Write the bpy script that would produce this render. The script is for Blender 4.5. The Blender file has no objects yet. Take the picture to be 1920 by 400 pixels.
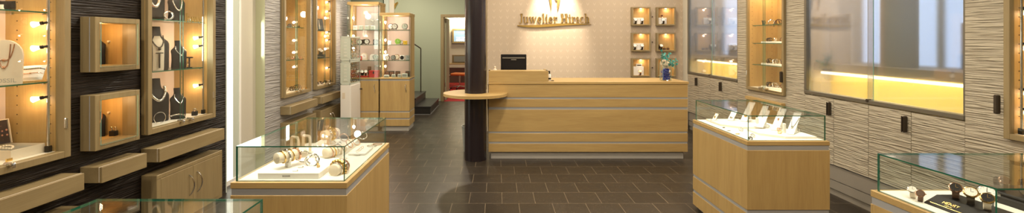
import bpy, bmesh, math, random
from mathutils import Matrix, Vector
from math import sin, cos, pi, radians, atan2, sqrt
random.seed(7)
SC = bpy.context.scene
COL = SC.collection
CH = 1.48      # eye height
def X_(px, Y): return (px - 932) * Y / 850
def Z_(py, Y): return CH - (py - 77) * Y / 850
def onz(px, py, z):
    Y = 850 * (CH - z) / (py - 77)
    return (X_(px, Y), Y, z)
# ---------------------------------------------------------------- materials
def mat(name, col, rough=.5, metal=0, spec=.5, emit=None, es=1, alpha=1):
    m = bpy.data.materials.new(name); m.use_nodes = True
    b = m.node_tree.nodes['Principled BSDF']
    b.inputs['Base Color'].default_value = (*col, 1)
    b.inputs['Roughness'].default_value = rough
    b.inputs['Metallic'].default_value = metal
    b.inputs['Specular IOR Level'].default_value = spec
    if emit:
        b.inputs['Emission Color'].default_value = (*emit, 1)
        b.inputs['Emission Strength'].default_value = es
    return m
def nd(m, t, **kw):
    n = m.node_tree.nodes.new(t)
    for k, v in kw.items():
        if k.startswith('i_'): n.inputs[k[2:].replace('_', ' ')].default_value = v
        else: setattr(n, k, v)
    return n
def lk(m, a, b): m.node_tree.links.new(a, b)
def coords(m, scale, loc=(0, 0, 0)):
    tc = nd(m, 'ShaderNodeTexCoord'); mp = nd(m, 'ShaderNodeMapping')
    mp.inputs['Scale'].default_value = scale; mp.inputs['Location'].default_value = loc
    lk(m, tc.outputs['Object'], mp.inputs['Vector']); return mp.outputs['Vector']
def ramp(m, src, c0, c1, p0=.3, p1=.7):
    r = nd(m, 'ShaderNodeValToRGB')
    r.color_ramp.elements[0].position = p0; r.color_ramp.elements[0].color = (*c0, 1)
    r.color_ramp.elements[1].position = p1; r.color_ramp.elements[1].color = (*c1, 1)
    lk(m, src, r.inputs['Fac']); return r.outputs['Color']
def wood(name, c0, c1, axis='z', rough=.42):
    m = mat(name, c1, rough)
    b = m.node_tree.nodes['Principled BSDF']
    s = {'z': (9, 9, .8), 'x': (.8, 9, 9), 'y': (9, .8, 9)}[axis]
    v = coords(m, s)
    n = nd(m, 'ShaderNodeTexNoise', i_Scale=1.6, i_Detail=6.0, i_Roughness=.6, i_Distortion=.6); lk(m, v, n.inputs['Vector'])
    c = ramp(m, n.outputs['Fac'], c0, c1, .32, .68)
    v2 = coords(m, tuple(a * 7 if a > 1 else a * 3 for a in s))
    n2 = nd(m, 'ShaderNodeTexNoise', i_Scale=2.5, i_Detail=2.0); lk(m, v2, n2.inputs['Vector'])
    mx = nd(m, 'ShaderNodeMix', data_type='RGBA', blend_type='MULTIPLY'); mx.inputs[0].default_value = .3
    lk(m, c, mx.inputs[6]); lk(m, ramp(m, n2.outputs['Fac'], (.78, .72, .64), (1, 1, 1), .35, .6), mx.inputs[7])
    lk(m, mx.outputs[2], b.inputs['Base Color'])
    return m
def relief(name, col, col2, fz, fy, strength, rough=.6, spec=.4):
    m = mat(name, col, rough, spec=spec); b = m.node_tree.nodes['Principled BSDF']
    v = coords(m, (fy, fy, fz))
    w = nd(m, 'ShaderNodeTexNoise', i_Scale=1.0, i_Detail=1.0, i_Roughness=.45, i_Distortion=.35)
    lk(m, v, w.inputs['Vector'])
    r = nd(m, 'ShaderNodeMapRange'); r.inputs[1].default_value = .38; r.inputs[2].default_value = .62; lk(m, w.outputs['Fac'], r.inputs[0])
    bp = nd(m, 'ShaderNodeBump', i_Strength=strength, i_Distance=.008); lk(m, r.outputs[0], bp.inputs['Height'])
    lk(m, bp.outputs['Normal'], b.inputs['Normal'])
    lk(m, ramp(m, r.outputs[0], col2, col, .0, .5), b.inputs['Base Color'])
    return m
def glassy(name, tint, spec=1.0, rough=0.0):
    m = bpy.data.materials.new(name); m.use_nodes = True; nt = m.node_tree
    nt.nodes.remove(nt.nodes['Principled BSDF']); out = nt.nodes['Material Output']
    t = nd(m, 'ShaderNodeBsdfTransparent'); t.inputs['Color'].default_value = (*tint, 1)
    g = nd(m, 'ShaderNodeBsdfGlossy'); g.inputs['Roughness'].default_value = rough
    lw = nd(m, 'ShaderNodeLayerWeight', i_Blend=.5)
    p = nd(m, 'ShaderNodeMath', operation='POWER'); p.inputs[1].default_value = 5; lk(m, lw.outputs['Facing'], p.inputs[0])
    q = nd(m, 'ShaderNodeMath', operation='MULTIPLY_ADD', use_clamp=True); q.inputs[1].default_value = .95 * spec; q.inputs[2].default_value = .045 * spec
    lk(m, p.outputs[0], q.inputs[0])
    x = nd(m, 'ShaderNodeMixShader'); lk(m, q.outputs[0], x.inputs[0]); lk(m, t.outputs[0], x.inputs[1]); lk(m, g.outputs[0], x.inputs[2])
    lk(m, x.outputs[0], out.inputs['Surface']); return m
def opal(name):
    m = bpy.data.materials.new(name); m.use_nodes = True; nt = m.node_tree
    nt.nodes.remove(nt.nodes['Principled BSDF']); out = nt.nodes['Material Output']
    r = nd(m, 'ShaderNodeBsdfRefraction', i_Roughness=.2, i_IOR=1.18); r.inputs['Color'].default_value = (.95, .97, 1, 1)
    t = nd(m, 'ShaderNodeBsdfTranslucent'); t.inputs['Color'].default_value = (.9, .9, .88, 1)
    d = nd(m, 'ShaderNodeBsdfDiffuse'); d.inputs['Color'].default_value = (.6, .6, .58, 1)
    g = nd(m, 'ShaderNodeBsdfGlossy', i_Roughness=.04)
    a = nd(m, 'ShaderNodeMixShader', i_Fac=.13); lk(m, r.outputs[0], a.inputs[1]); lk(m, t.outputs[0], a.inputs[2])
    a2 = nd(m, 'ShaderNodeMixShader', i_Fac=.07); lk(m, a.outputs[0], a2.inputs[1]); lk(m, d.outputs[0], a2.inputs[2])
    lw = nd(m, 'ShaderNodeLayerWeight', i_Blend=.5)
    p = nd(m, 'ShaderNodeMath', operation='POWER'); p.inputs[1].default_value = 3; lk(m, lw.outputs['Facing'], p.inputs[0])
    q = nd(m, 'ShaderNodeMath', operation='MULTIPLY_ADD', use_clamp=True); q.inputs[1].default_value = .75; q.inputs[2].default_value = .24
    lk(m, p.outputs[0], q.inputs[0])
    b = nd(m, 'ShaderNodeMixShader'); lk(m, q.outputs[0], b.inputs[0]); lk(m, a2.outputs[0], b.inputs[1]); lk(m, g.outputs[0], b.inputs[2])
    lk(m, b.outputs[0], out.inputs['Surface']); return m
W0, W1 = (.455, .305, .118), (.545, .38, .152)
M = {}
M['wood'] = wood('beech_veneer', W0, W1, 'z')
M['woodx'] = wood('beech_veneer_wide', W0, W1, 'x')
M['woody'] = wood('beech_veneer_long', W0, W1, 'y')
M['khaki'] = wood('beech_frame', (.265, .20, .098), (.325, .25, .125), 'z')  # same beech, with the dimmer light on the left cabinets put into its colour
M['khakiy'] = wood('beech_frame_long', (.265, .20, .098), (.325, .25, .125), 'y')
M['liner'] = mat('cream_liner', (.90, .86, .77), .6)
M['white'] = mat('white_lacquer', (.90, .88, .83), .4)
M['cream'] = mat('cream_fabric', (.80, .70, .55), .8)
M['pinkish'] = mat('cabinet_back', (.62, .52, .47), .6)
M['groove'] = mat('grey_aluminium', (.42, .43, .44), .4, .2)
M['chrome'] = mat('chrome', (.75, .74, .72), .15, 1)
M['silver'] = mat('silver', (.82, .80, .76), .18, 1)
M['gold'] = mat('gold', (.85, .58, .20), .22, 1)
M['rose'] = mat('rose_gold', (.80, .48, .33), .22, 1)
M['logo'] = mat('brushed_gold_letters', (.38, .24, .055), .34, .6)
M['bronze'] = mat('dark_bronze', (.07, .055, .04), .35, .6)
M['black'] = mat('black_plastic', (.010, .009, .009), .4, 0, .25)
M['velvet'] = mat('black_velvet', (.016, .014, .013), .5, 0, .3)
M['leather'] = mat('brown_leather', (.10, .045, .02), .45)
M['red'] = mat('red_lacquer', (.65, .04, .03), .35)
M['green'] = mat('lime_plastic', (.25, .5, .06), .4)
M['yellow'] = mat('yellow_plastic', (.8, .5, .03), .4)
M['greyp'] = mat('grey_plastic', (.30, .32, .30), .4)
M['pale'] = mat('pale_green_metal', (.60, .66, .58), .4)
M['colum'] = mat('plum_lacquer', (.018, .012, .014), .26)
M['glass'] = glassy('clear_glass', (.965, .985, .975))
M['mirrory'] = glassy('cabinet_glass', (.97, .985, .975), .8)
M['edge'] = mat('green_glass_edge', (.015, .13, .075), .1, 0, .8)
M['edge_l'] = mat('pale_glass_edge', (.28, .50, .42), .15, 0, .8)
M['opal'] = opal('opal_glass')
M['orange'] = mat('orange_seat', (.75, .22, .05), .6)
M['carpet'] = mat('red_carpet', (.40, .02, .02), .9)
M['paint'] = mat('warm_white_paint', (.62, .58, .48), .7)
M['greenpaint'] = mat('sage_paint', (.36, .40, .29), .7)
M['olive'] = mat('olive_paint', (.46, .46, .30), .7)
M['plinth'] = mat('grey_plinth', (.46, .44, .40), .45)
M['basegrey'] = mat('baseboard_grey', (.27, .245, .205), .45)
M['stone'] = mat('dark_stair_stone', (.035, .032, .030), .35)
M['teal'] = mat('teal_leaves', (.05, .30, .26), .5)
M['vaseblue'] = mat('blue_beads', (.01, .03, .28), .25)
M['flower'] = mat('cream_flowers', (.7, .62, .48), .7)
M['paper'] = mat('white_card', (.88, .86, .80), .6)
M['bulb'] = mat('halogen_glow', (1, .9, .8), .3, emit=(1, .72, .50), es=8)
M['lampdisc'] = mat('ceiling_lamp_glow', (1, .9, .8), .3, emit=(1, .85, .65), es=4)
M['strip'] = mat('backlit_opal_strip', (.9, .92, .85), .4, emit=(.97, 1.0, .86), es=1.6)
M['tubeglow'] = mat('fluorescent_tube', (1, 1, .9), .4, emit=(1, .95, .72), es=4)
M['yellowback'] = mat('yellow_backing', (.90, .68, .12), .6)
M['yellowfloor'] = mat('yellow_floor', (.9, .66, .06), .5)
M['winframe'] = mat('olive_metal', (.17, .155, .12), .4, .4)
M['fascia'] = mat('brown_fascia', (.30, .22, .11), .5)
M['screen'] = mat('lit_screen', (.2, .3, .4), .2, emit=(.35, .55, .75), es=.7)
M['screenw'] = mat('lit_screen_writing', (.9, .9, .9), .2, emit=(.9, .95, 1), es=1.1)
M['daylight'] = mat('window_daylight', (.7, .8, .9), .4, emit=(.52, .69, 1.0), es=1.6)
M['brownboard'] = mat('brown_board', (.22, .165, .11), .7)
M['beigeboard'] = mat('beige_board', (.45, .36, .26), .7)
M['darkrelief'] = relief('dark_brown_relief', (.018, .012, .009), (.006, .004, .003), 105, 3.0, .9, .42, .35)
M['relief'] = relief('ivory_relief', (.46, .41, .31), (.37, .325, .245), 92, 4.0, .8, .55)
M['greyrelief'] = relief('grey_relief', (.42, .41, .39), (.36, .35, .34), 75, 4, .8, .55)
M['brownlining'] = mat('brown_niche_lining', (.26, .20, .13), .6)
# floor tiles
m = mat('dark_tiles', (.05, .04, .03), .32, 0, .33); M['floor'] = m
b = m.node_tree.nodes['Principled BSDF']
v = coords(m, (1, 1, 1), (6.923, 5.237, 0))
br = nd(m, 'ShaderNodeTexBrick', offset=.5, offset_frequency=2)
br.inputs['Scale'].default_value = 1; br.inputs['Brick Width'].default_value = .303; br.inputs['Row Height'].default_value = .302
br.inputs['Mortar Size'].default_value = .0028; br.inputs['Mortar Smooth'].default_value = .2; br.inputs['Bias'].default_value = 0
br.inputs['Color1'].default_value = (.027, .0205, .014, 1); br.inputs['Color2'].default_value = (.036, .028, .020, 1); br.inputs['Mortar'].default_value = (.16, .125, .085, 1)
lk(m, v, br.inputs['Vector'])
nz = nd(m, 'ShaderNodeTexVoronoi', feature='F1', i_Scale=38.0); lk(m, coords(m, (1, 1, 1)), nz.inputs['Vector'])
sp = ramp(m, nz.outputs['Distance'], (.16, .14, .11), (0, 0, 0), .07, .11)
ad = nd(m, 'ShaderNodeMix', data_type='RGBA', blend_type='ADD'); ad.inputs[0].default_value = 1
lk(m, br.outputs['Color'], ad.inputs[6]); lk(m, sp, ad.inputs[7]); lk(m, ad.outputs[2], b.inputs['Base Color'])
n3 = nd(m, 'ShaderNodeTexNoise', i_Scale=6.0, i_Detail=3.0); lk(m, coords(m, (1, 1, 1)), n3.inputs['Vector'])
mr = nd(m, 'ShaderNodeMapRange'); mr.inputs[3].default_value = .25; mr.inputs[4].default_value = .42
lk(m, n3.outputs['Fac'], mr.inputs[0]); lk(m, mr.outputs[0], b.inputs['Roughness'])
# wallpaper with small pale v marks
m = mat('wallpaper', (.5, .4, .3), .55); M['paperwall'] = m
b = m.node_tree.nodes['Principled BSDF']
tc = nd(m, 'ShaderNodeTexCoord'); sx = nd(m, 'ShaderNodeSeparateXYZ'); lk(m, tc.outputs['Object'], sx.inputs[0])
def mth(op, a, b_=None, c=None):
    n = nd(m, 'ShaderNodeMath', operation=op)
    for i, q in enumerate((a, b_, c)):
        if q is None: continue
        if isinstance(q, (int, float)): n.inputs[i].default_value = q
        else: lk(m, q, n.inputs[i])
    return n.outputs[0]
row = mth('DIVIDE', sx.outputs['Z'], .115); fz = mth('FRACT', row)
half = mth('MULTIPLY', mth('MODULO', mth('FLOOR', row), 2), .5)
fx = mth('FRACT', mth('ADD', mth('DIVIDE', mth('ADD', sx.outputs['X'], 10), .115), 0))
ax = mth('ABSOLUTE', mth('SUBTRACT', fx, .5))
vv = mth('ABSOLUTE', mth('SUBTRACT', mth('SUBTRACT', fz, .25), mth('MULTIPLY', ax, 1.7)))
ins = mth('MULTIPLY', mth('LESS_THAN', vv, .10), mth('LESS_THAN', ax, .19))
mx = nd(m, 'ShaderNodeMix', data_type='RGBA'); lk(m, ins, mx.inputs[0])
mx.inputs[6].default_value = (.52, .42, .31, 1); mx.inputs[7].default_value = (.60, .50, .38, 1)
lk(m, mx.outputs[2], b.inputs['Base Color'])
# patterned lining of the watch box lid
m = mat('patterned_lining', (.03, .02, .03), .7); M['lining'] = m
b = m.node_tree.nodes['Principled BSDF']
vo = nd(m, 'ShaderNodeTexVoronoi', feature='F1', i_Scale=38.0, i_Randomness=.15); lk(m, coords(m, (1, 1, 1)), vo.inputs['Vector'])
lk(m, ramp(m, vo.outputs['Distance'], (.5, .25, .18), (.03, .018, .025), .2, .26), b.inputs['Base Color'])

# ---------------------------------------------------------------- mesh builder
WORLD = {}
class MB:
    def __init__(s): s.bm = bmesh.new()
    def _merge(s, t, T, m):
        if T is not None: bmesh.ops.transform(t, matrix=T, verts=t.verts)
        mp = {v: s.bm.verts.new(v.co) for v in t.verts}
        for f in t.faces:
            try: g = s.bm.faces.new([mp[v] for v in f.verts])
            except ValueError: continue
            g.material_index = m
        t.free(); return s
    def box(s, x0, x1, y0, y1, z0, z1, bev=0, m=0, T=None):
        t = bmesh.new()
        x0, x1 = sorted((x0, x1)); y0, y1 = sorted((y0, y1)); z0, z1 = sorted((z0, z1))
        bmesh.ops.create_cube(t, size=1, matrix=Matrix.Translation(((x0+x1)/2, (y0+y1)/2, (z0+z1)/2)) @ Matrix.Diagonal((x1-x0, y1-y0, z1-z0, 1)))
        if bev: bmesh.ops.bevel(t, geom=t.edges[:], offset=min(bev, .45*min(x1-x0, y1-y0, z1-z0)), segments=1, affect='EDGES')
        return s._merge(t, T, m)
    def pane(s, x0, x1, y0, y1, z0, z1, T=None):   # glass pane: faces slot 0, thin edges slot 1
        t = bmesh.new()
        x0, x1 = sorted((x0, x1)); y0, y1 = sorted((y0, y1)); z0, z1 = sorted((z0, z1))
        bmesh.ops.create_cube(t, size=1, matrix=Matrix.Translation(((x0+x1)/2, (y0+y1)/2, (z0+z1)/2)) @ Matrix.Diagonal((x1-x0, y1-y0, z1-z0, 1)))
        th = min(x1-x0, y1-y0, z1-z0); big = sorted((x1-x0, y1-y0, z1-z0))[1]
        flags = [0 if min(e.calc_length() for e in f.edges) > th*1.5 else 1 for f in t.faces]
        mp = {v: s.bm.verts.new(T @ v.co if T else v.co) for v in t.verts}
        for f, k in zip(t.faces, flags): s.bm.faces.new([mp[v] for v in f.verts]).material_index = k
        t.free(); return s
    def cyl(s, p0, p1, r0, r1=None, n=16, m=0, T=None, cap=True):
        r1 = r0 if r1 is None else r1
        p0, p1 = Vector(p0), Vector(p1); d = p1 - p0
        t = bmesh.new(); q = d.to_track_quat('Z', 'Y').to_matrix().to_4x4()
        bmesh.ops.create_cone(t, cap_ends=cap, segments=n, radius1=r0, radius2=max(r1, 1e-5), depth=d.length, matrix=Matrix.Translation((p0+p1)/2) @ q)
        return s._merge(t, T, m)
    def tube(s, pts, r, n=8, closed=False, m=0, T=None):
        pts = [Vector(p) for p in pts]; N = len(pts); rings = []; up = None
        t = bmesh.new()
        for i, p in enumerate(pts):
            if closed: d = pts[(i+1) % N] - pts[i-1]
            else: d = pts[min(i+1, N-1)] - pts[max(i-1, 0)]
            d.normalize()
            if up is None:
                up = Vector((0, 0, 1)) if abs(d.z) < .9 else Vector((1, 0, 0))
            up = (up - d * up.dot(d)).normalized(); sd = d.cross(up)
            rr = r[i] if isinstance(r, (list, tuple)) else r
            rings.append([t.verts.new(p + (up*cos(a) + sd*sin(a))*rr) for a in (2*pi*k/n for k in range(n))])
        for i in range(N if closed else N-1):
            a, b = rings[i], rings[(i+1) % N]
            for k in range(n): t.faces.new((a[k], a[(k+1) % n], b[(k+1) % n], b[k]))
        if not closed: t.faces.new(rings[0][::-1]); t.faces.new(rings[-1])
        bmesh.ops.recalc_face_normals(t, faces=t.faces)
        return s._merge(t, T, m)
    def loft(s, rings, m=0, T=None, cap=True):
        t = bmesh.new(); R = [[t.verts.new(p) for p in r] for r in rings]; n = len(R[0])
        for a, b in zip(R, R[1:]):
            for k in range(n if n > 2 else 1): t.faces.new((a[k], a[(k+1) % n], b[(k+1) % n], b[k]))
        if cap: t.faces.new(R[0][::-1]); t.faces.new(R[-1])
        bmesh.ops.recalc_face_normals(t, faces=t.faces)
        return s._merge(t, T, m)
    def lathe(s, prof, n=20, c=(0, 0, 0), m=0, T=None, sq=(1, 1)):
        return s.loft([[(c[0]+r*cos(2*pi*k/n)*sq[0], c[1]+r*sin(2*pi*k/n)*sq[1], c[2]+z) for k in range(n)] for r, z in prof], m, T)
    def prism(s, out, d0, d1, m=0, T=None):   # outline in XY, extruded along Z
        return s.loft([[(x, y, d0) for x, y in out], [(x, y, d1) for x, y in out]], m, T)
    def ball(s, c, r, sc=(1, 1, 1), m=0, T=None, n=12):
        t = bmesh.new()
        bmesh.ops.create_uvsphere(t, u_segments=n, v_segments=max(6, n*2//3), radius=r, matrix=Matrix.Translation(c) @ Matrix.Diagonal((*sc, 1)))
        return s._merge(t, T, m)
    def build(s, name, mats, parent=None, smooth=False, local=False):
        me = bpy.data.meshes.new(name)
        if parent is not None and not local:
            bmesh.ops.transform(s.bm, matrix=WORLD[parent.name].inverted(), verts=s.bm.verts)
        s.bm.to_mesh(me); s.bm.free()
        for q in (mats if isinstance(mats, (list, tuple)) else [mats]):
            me.materials.append(M[q] if isinstance(q, str) else q)
        o = bpy.data.objects.new(name, me); COL.objects.link(o)
        if smooth:
            for p in me.polygons: p.use_smooth = True
            try: me.set_sharp_from_angle(angle=radians(40))
            except Exception: pass
        if parent is not None: o.parent = parent; WORLD[o.name] = WORLD[parent.name]
        else: WORLD[o.name] = Matrix.Identity(4)
        return o
def tag(o, label=None, cat=None, group=None, kind=None):
    if label: o['label'] = label
    if cat: o['category'] = cat
    if group: o['group'] = group
    if kind: o['kind'] = kind
    return o
def thing(name, label, cat, loc=(0, 0, 0), rz=0, group=None):
    o = bpy.data.objects.new(name, None); COL.objects.link(o); o.location = loc; o.rotation_euler = (0, 0, rz)
    o.empty_display_size = .05
    WORLD[o.name] = Matrix.Translation(loc) @ Matrix.Rotation(rz, 4, 'Z')
    return tag(o, label, cat, group)
def struct(name, mb, mt, parent=None, **k):
    o = mb.build(name, mt, parent, **k)
    if parent is None: o['kind'] = 'structure'
    return o
def kids(o): return [c for c in bpy.data.objects if c.parent is o]
def dup(root, loc, rz, label, group=None, sc=1, ch=None):
    ch = ch if ch is not None else KD.setdefault(root.name, [(c, kids(c)) for c in kids(root)])
    r = root.copy(); COL.objects.link(r); r.location = loc; r.rotation_euler = (0, 0, rz); r.scale = (sc,)*3; r['label'] = label
    if group: r['group'] = group
    for c, gs in ch:
        k = c.copy(); COL.objects.link(k); k.parent = r
        for g in gs:
            d = g.copy(); COL.objects.link(d); d.parent = k
    return r
KD = {}
def light(kind, loc, power, col=(1, .82, .6), size=.1, rot=None, spot=None, sizey=None, name='lamp_or_fill_light'):
    l = bpy.data.lights.new(name, kind); l.energy = power; l.color = col
    if kind == 'AREA':
        l.size = size
        if sizey: l.shape = 'RECTANGLE'; l.size_y = sizey
        else: l.shape = 'DISK'
    else: l.shadow_soft_size = size
    if kind == 'SPOT': l.spot_size = radians(spot or 60); l.spot_blend = .7
    o = bpy.data.objects.new(name, l); COL.objects.link(o); o.location = loc
    if rot: o.rotation_euler = rot
    return o
def aim(o, tgt):
    d = Vector(tgt) - o.location; o.rotation_euler = d.to_track_quat('-Z', 'Y').to_euler()
def text(s, size, ext, name, mt, parent, T, local=False):
    cu = bpy.data.curves.new('t', 'FONT'); cu.body = s; cu.size = size; cu.extrude = ext; cu.align_x = 'CENTER'; cu.resolution_u = 3
    o = bpy.data.objects.new('t', cu); COL.objects.link(o)
    bpy.context.view_layer.update()
    me = bpy.data.meshes.new_from_object(o.evaluated_get(bpy.context.evaluated_depsgraph_get()))
    bpy.data.objects.remove(o)
    if parent is not None and not local: T = WORLD[parent.name].inverted() @ T
    me.transform(T); me.materials.clear(); me.materials.append(M[mt])
    q = bpy.data.objects.new(name, me); COL.objects.link(q)
    if parent is not None: q.parent = parent
    return q
# basis: right vector, up vector, normal, origin
def basis(o, r, u):
    r, u = Vector(r).normalized(), Vector(u).normalized(); n = r.cross(u)
    return Matrix(((r.x, u.x, n.x, o[0]), (r.y, u.y, n.y, o[1]), (r.z, u.z, n.z, o[2]), (0, 0, 0, 1)))
# ================================================================ the setting
struct('floor', MB().box(-5, 4.2, -2.5, 11.1, -.1, 0), 'floor')
struct('ceiling', MB().box(-5, 4.2, -2.5, 16.2, 3.0, 3.1), 'paint')
def holed(mb, x0, x1, y0, y1, z0, z1, holes):
    ys = sorted({y0, y1, *[h[0] for h in holes], *[h[1] for h in holes]})
    for a, b in zip(ys, ys[1:]):
        hs = sorted((h[2], h[3]) for h in holes if h[0] <= a+1e-6 and h[1] >= b-1e-6)
        z = z0
        for p, q in hs:
            if p > z: mb.box(x0, x1, a, b, z, p)
            z = q
        if z1 > z: mb.box(x0, x1, a, b, z, z1)
    return mb
ZC0, ZC1 = .780, 2.20
WL = 2.64     # left wall plane
struct('wall_left', holed(MB(), -2.72, -WL, -2.5, 4.409, 0, 3.0, [(1.98, 2.72, ZC0+.02, ZC1-.02), (2.883, 3.212, 1.295, 1.62), (2.883, 3.212, .795, 1.12), (3.388, 4.138, ZC0+.02, ZC1-.02)]), 'darkrelief')
struct('wall_left', holed(MB(), -2.72, -WL, 5.159, 8.1, 0, 3.0, [(5.548, 6.288, ZC0+.02, ZC1-.02), (6.516, 7.256, ZC0+.02, ZC1-.02)]), 'greyrelief')
struct('trim_1', MB().box(-2.72, -2.637, 4.4092, 4.424, 0, 3.0), 'pale')
# lit niche in the left wall
struct('wall_niche', MB().box(-2.80, -2.641, 5.150, 5.1585, 0, 3.0), 'olive')
w = MB().box(-2.79, -2.748, 4.43, 4.717, .05, 2.9)
win = thing('window_3', None, None, (-2.75, 4.8, 0)); win['kind'] = 'structure'
w.build('lit_pane', 'strip', win)
MB().box(-2.78, -2.750, 4.717, 4.828, .05, 2.9).build('side_pane', 'pale', win)
MB().box(-2.79, -2.739, 4.828, 4.858, .0, 2.95, .004).build('window_frame', 'white', win)
MB().box(-2.79, -2.743, 4.858, 5.149, .0, 2.95).build('cream_panel', 'paint', win)
MB().box(-2.80, -2.741, 4.43, 4.828, 2.9, 3.0).box(-2.80, -2.741, 4.43, 4.828, 0, .05).build('window_frame', 'white', win)
struct('wall_niche', MB().box(-2.9, -2.80, 4.35, 5.25, 0, 3.0), 'paint')
# right wall
ZP = .30
struct('wall_right', holed(MB(), 3.2, 3.28, -2.5, 7.79, ZP, 3.0,
    [(6.03, 7.6, ZP, 2.45), (5.05, 5.745, .90, 2.22), (3.10, 4.714, ZP, 2.45), (1.96, 2.81, .90, 2.22)]), 'relief')
struct('baseboard_right', MB().box(3.215, 3.3, -2.5, 7.79, .15, ZP-.012, .003).box(3.225, 3.3, -2.5, 7.79, .148, .15).box(3.22, 3.3, -2.5, 7.79, .06, .145, .003).box(3.235, 3.3, -2.5, 7.79, 0, .06), 'basegrey')
struct('trim_2', MB().box(3.19, 3.2, 7.6, 7.79, 0, 3.0), 'paint')
struct('wall_back', MB().box(-.17, 3.3, 7.79, 7.95, 0, 3.0), 'paperwall')
struct('trim_3', MB().box(-.19, -.17, 7.785, 7.96, 0, 3.0), 'khaki')
# far wall with the doorway
struct('wall_far', MB().box(-5, -1.37, 11.1, 11.25, 0, 3.0).box(-1.37, -.42, 11.1, 11.25, 2.12, 3.0).box(-.42, 1.0, 11.1, 11.25, 0, 3.0), 'greenpaint')
d = thing('door_1', None, None, (-1.3, 11.1, 0)); d['kind'] = 'structure'
MB().box(-1.375, -1.30, 11.06, 11.27, 0, 2.06, .005).box(-.50, -.425, 11.06, 11.27, 0, 2.06, .005).box(-1.375, -.425, 11.06, 11.27, 2.06, 2.13, .005).build('door_frame', 'khaki', d)
# door leaf standing open into the far room
MB().box(-1.30, -1.262, 11.28, 12.0, .01, 2.05, .004).build('door_leaf', 'olive', d)
for z in (.35, 1.7): MB().cyl((-1.29, 11.275, z), (-1.29, 11.275, z+.1), .008).build('hinge', 'chrome', d)
struct('wall_side', MB().box(-5, -4.9, 8.18, 11.1, 0, 3.0).box(-5, -2.641, 8.101, 8.18, 0, 3.0), 'greenpaint')
struct('wall_side', MB().box(1.0, 1.1, 7.95, 11.25, 0, 3.0), 'greenpaint')
# far room
struct('wall_far_room', MB().box(-2.6, 1.2, 16.0, 16.1, 0, 3.0).box(-2.7, -2.6, 11.25, 16.1, 0, 3.0).box(1.1, 1.2, 11.25, 16.1, 0, 3.0), 'paint')
struct('floor', MB().box(-2.6, 1.1, 11.1, 16.0, -.1, .005), 'carpet')
struct('wall_front', MB().box(-5, 4.2, -2.6, -2.5, 0, 3.0), 'paint')
struct('trim_4', MB().box(-2.62, -2.5, 11.0, 11.1, 0, 3), 'paint')

# frosted shop windows in the right wall
def shopwindow(name, y0, y1):
    w = thing(name, None, None, (3.2, (y0+y1)/2, .936)); w['kind'] = 'structure'
    zb, zt, ym = .936, 2.45, (y0+y1)/2
    MB().box(3.19, 3.27, y0, y1, zb, zb+.034, .003).box(3.19, 3.27, y0, y1, zt-.03, zt).box(3.19, 3.27, y1-.035, y1, zb+.034, zt-.03, .003).box(3.20, 3.27, y0, y0+.012, zb+.034, zt-.03).build('window_frame', 'winframe', w)
    MB().pane(3.215, 3.223, ym-.03, y1-.03, zb+.03, zt-.025).build('pane', ['opal', 'edge_l'], w)
    MB().pane(3.236, 3.244, y0+.01, ym+.05, zb+.03, zt-.025).build('pane', ['opal', 'edge_l'], w)
    MB().cyl((3.185, ym, zb+.03), (3.215, ym, zb+.03), .014).build('lock', 'bronze', w)
    MB().box(3.30, 3.82, y0-.04, y1+.04, 1.18, 1.255, .003).build('display_floor', 'fascia', w)
    MB().box(3.50, 3.52, y0-.04, y1+.04, .86, 1.175).build('yellow_backing', 'yellowback', w)
    MB().box(3.28, 3.52, y0-.04, y1+.04, .84, .93).build('yellow_floor', 'yellowfloor', w)
    MB().cyl((3.36, y0+.03, 1.155), (3.36, y1-.03, 1.155), .013).build('light_tube', 'tubeglow', w)
    MB().box(3.28, 3.9, y0-.09, y0-.04, .84, 2.55).box(3.28, 3.9, y1+.04, y1+.09, .84, 2.55).box(3.28, 3.9, y0-.04, y1+.04, 2.5, 2.55).build('niche_lining', 'brownlining', w)
    MB().box(3.84, 3.86, y0-.04, y1+.04, 1.256, 2.5).build('outer_pane', 'daylight', w)
    MB().box(3.82, 3.84, ym-.03, ym+.03, 1.256, 2.5).build('mullion', 'plinth', w)
def glow(y0, y1, p):
    l = light('AREA', (3.40, (y0+y1)/2, 1.168), p, (1, .93, .66), .12, rot=(0, radians(-12), 0), sizey=y1-y0-.05)
    light('AREA', (3.34, (y0+y1)/2, 2.40), p*.55, (1, .84, .62), .08, rot=(0, radians(-20), 0), sizey=y1-y0-.2)  # added warm fill at the niche top, no fixture, to brighten the boards
shopwindow('window_1', 6.03, 7.6)
glow(6.03, 7.6, 18); glow(3.10, 4.714, 22)
shopwindow('window_2', 3.10, 4.714)
g2 = 'display boards standing in the frosted shop window'
def board(name, x, y0, y1, z1, mt, lab):
    o = MB().box(x, x+.03, y0, y1, 1.256, z1, .004).box(x+.03, x+.12, (y0+y1)/2-.02, (y0+y1)/2+.02, 1.256, 1.27).build(name, mt); return tag(o, lab, 'display board')
board('display_board', 3.42, 3.70, 4.05, 2.3, 'brownboard', 'tall brown display board blurred behind middle of large frosted window')
board('display_board', 3.60, 3.30, 3.52, 1.62, 'brownboard', 'short brown display board blurred behind right of large frosted window')
board('display_board', 3.45, 4.42, 4.70, 1.75, 'beigeboard', 'beige display board blurred behind left end of large frosted window')
board('display_board', 3.45, 7.02, 7.10, 1.50, 'brownboard', 'narrow dark board blurred behind left pane of small frosted window')
board('display_board', 3.5, 6.62, 6.86, 1.42, 'brownboard', 'low brown board blurred behind middle of small frosted window')
board('display_board', 3.42, 6.14, 6.34, 1.36, 'beigeboard', 'low beige board with framed picture, right end of small frosted window')

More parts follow.
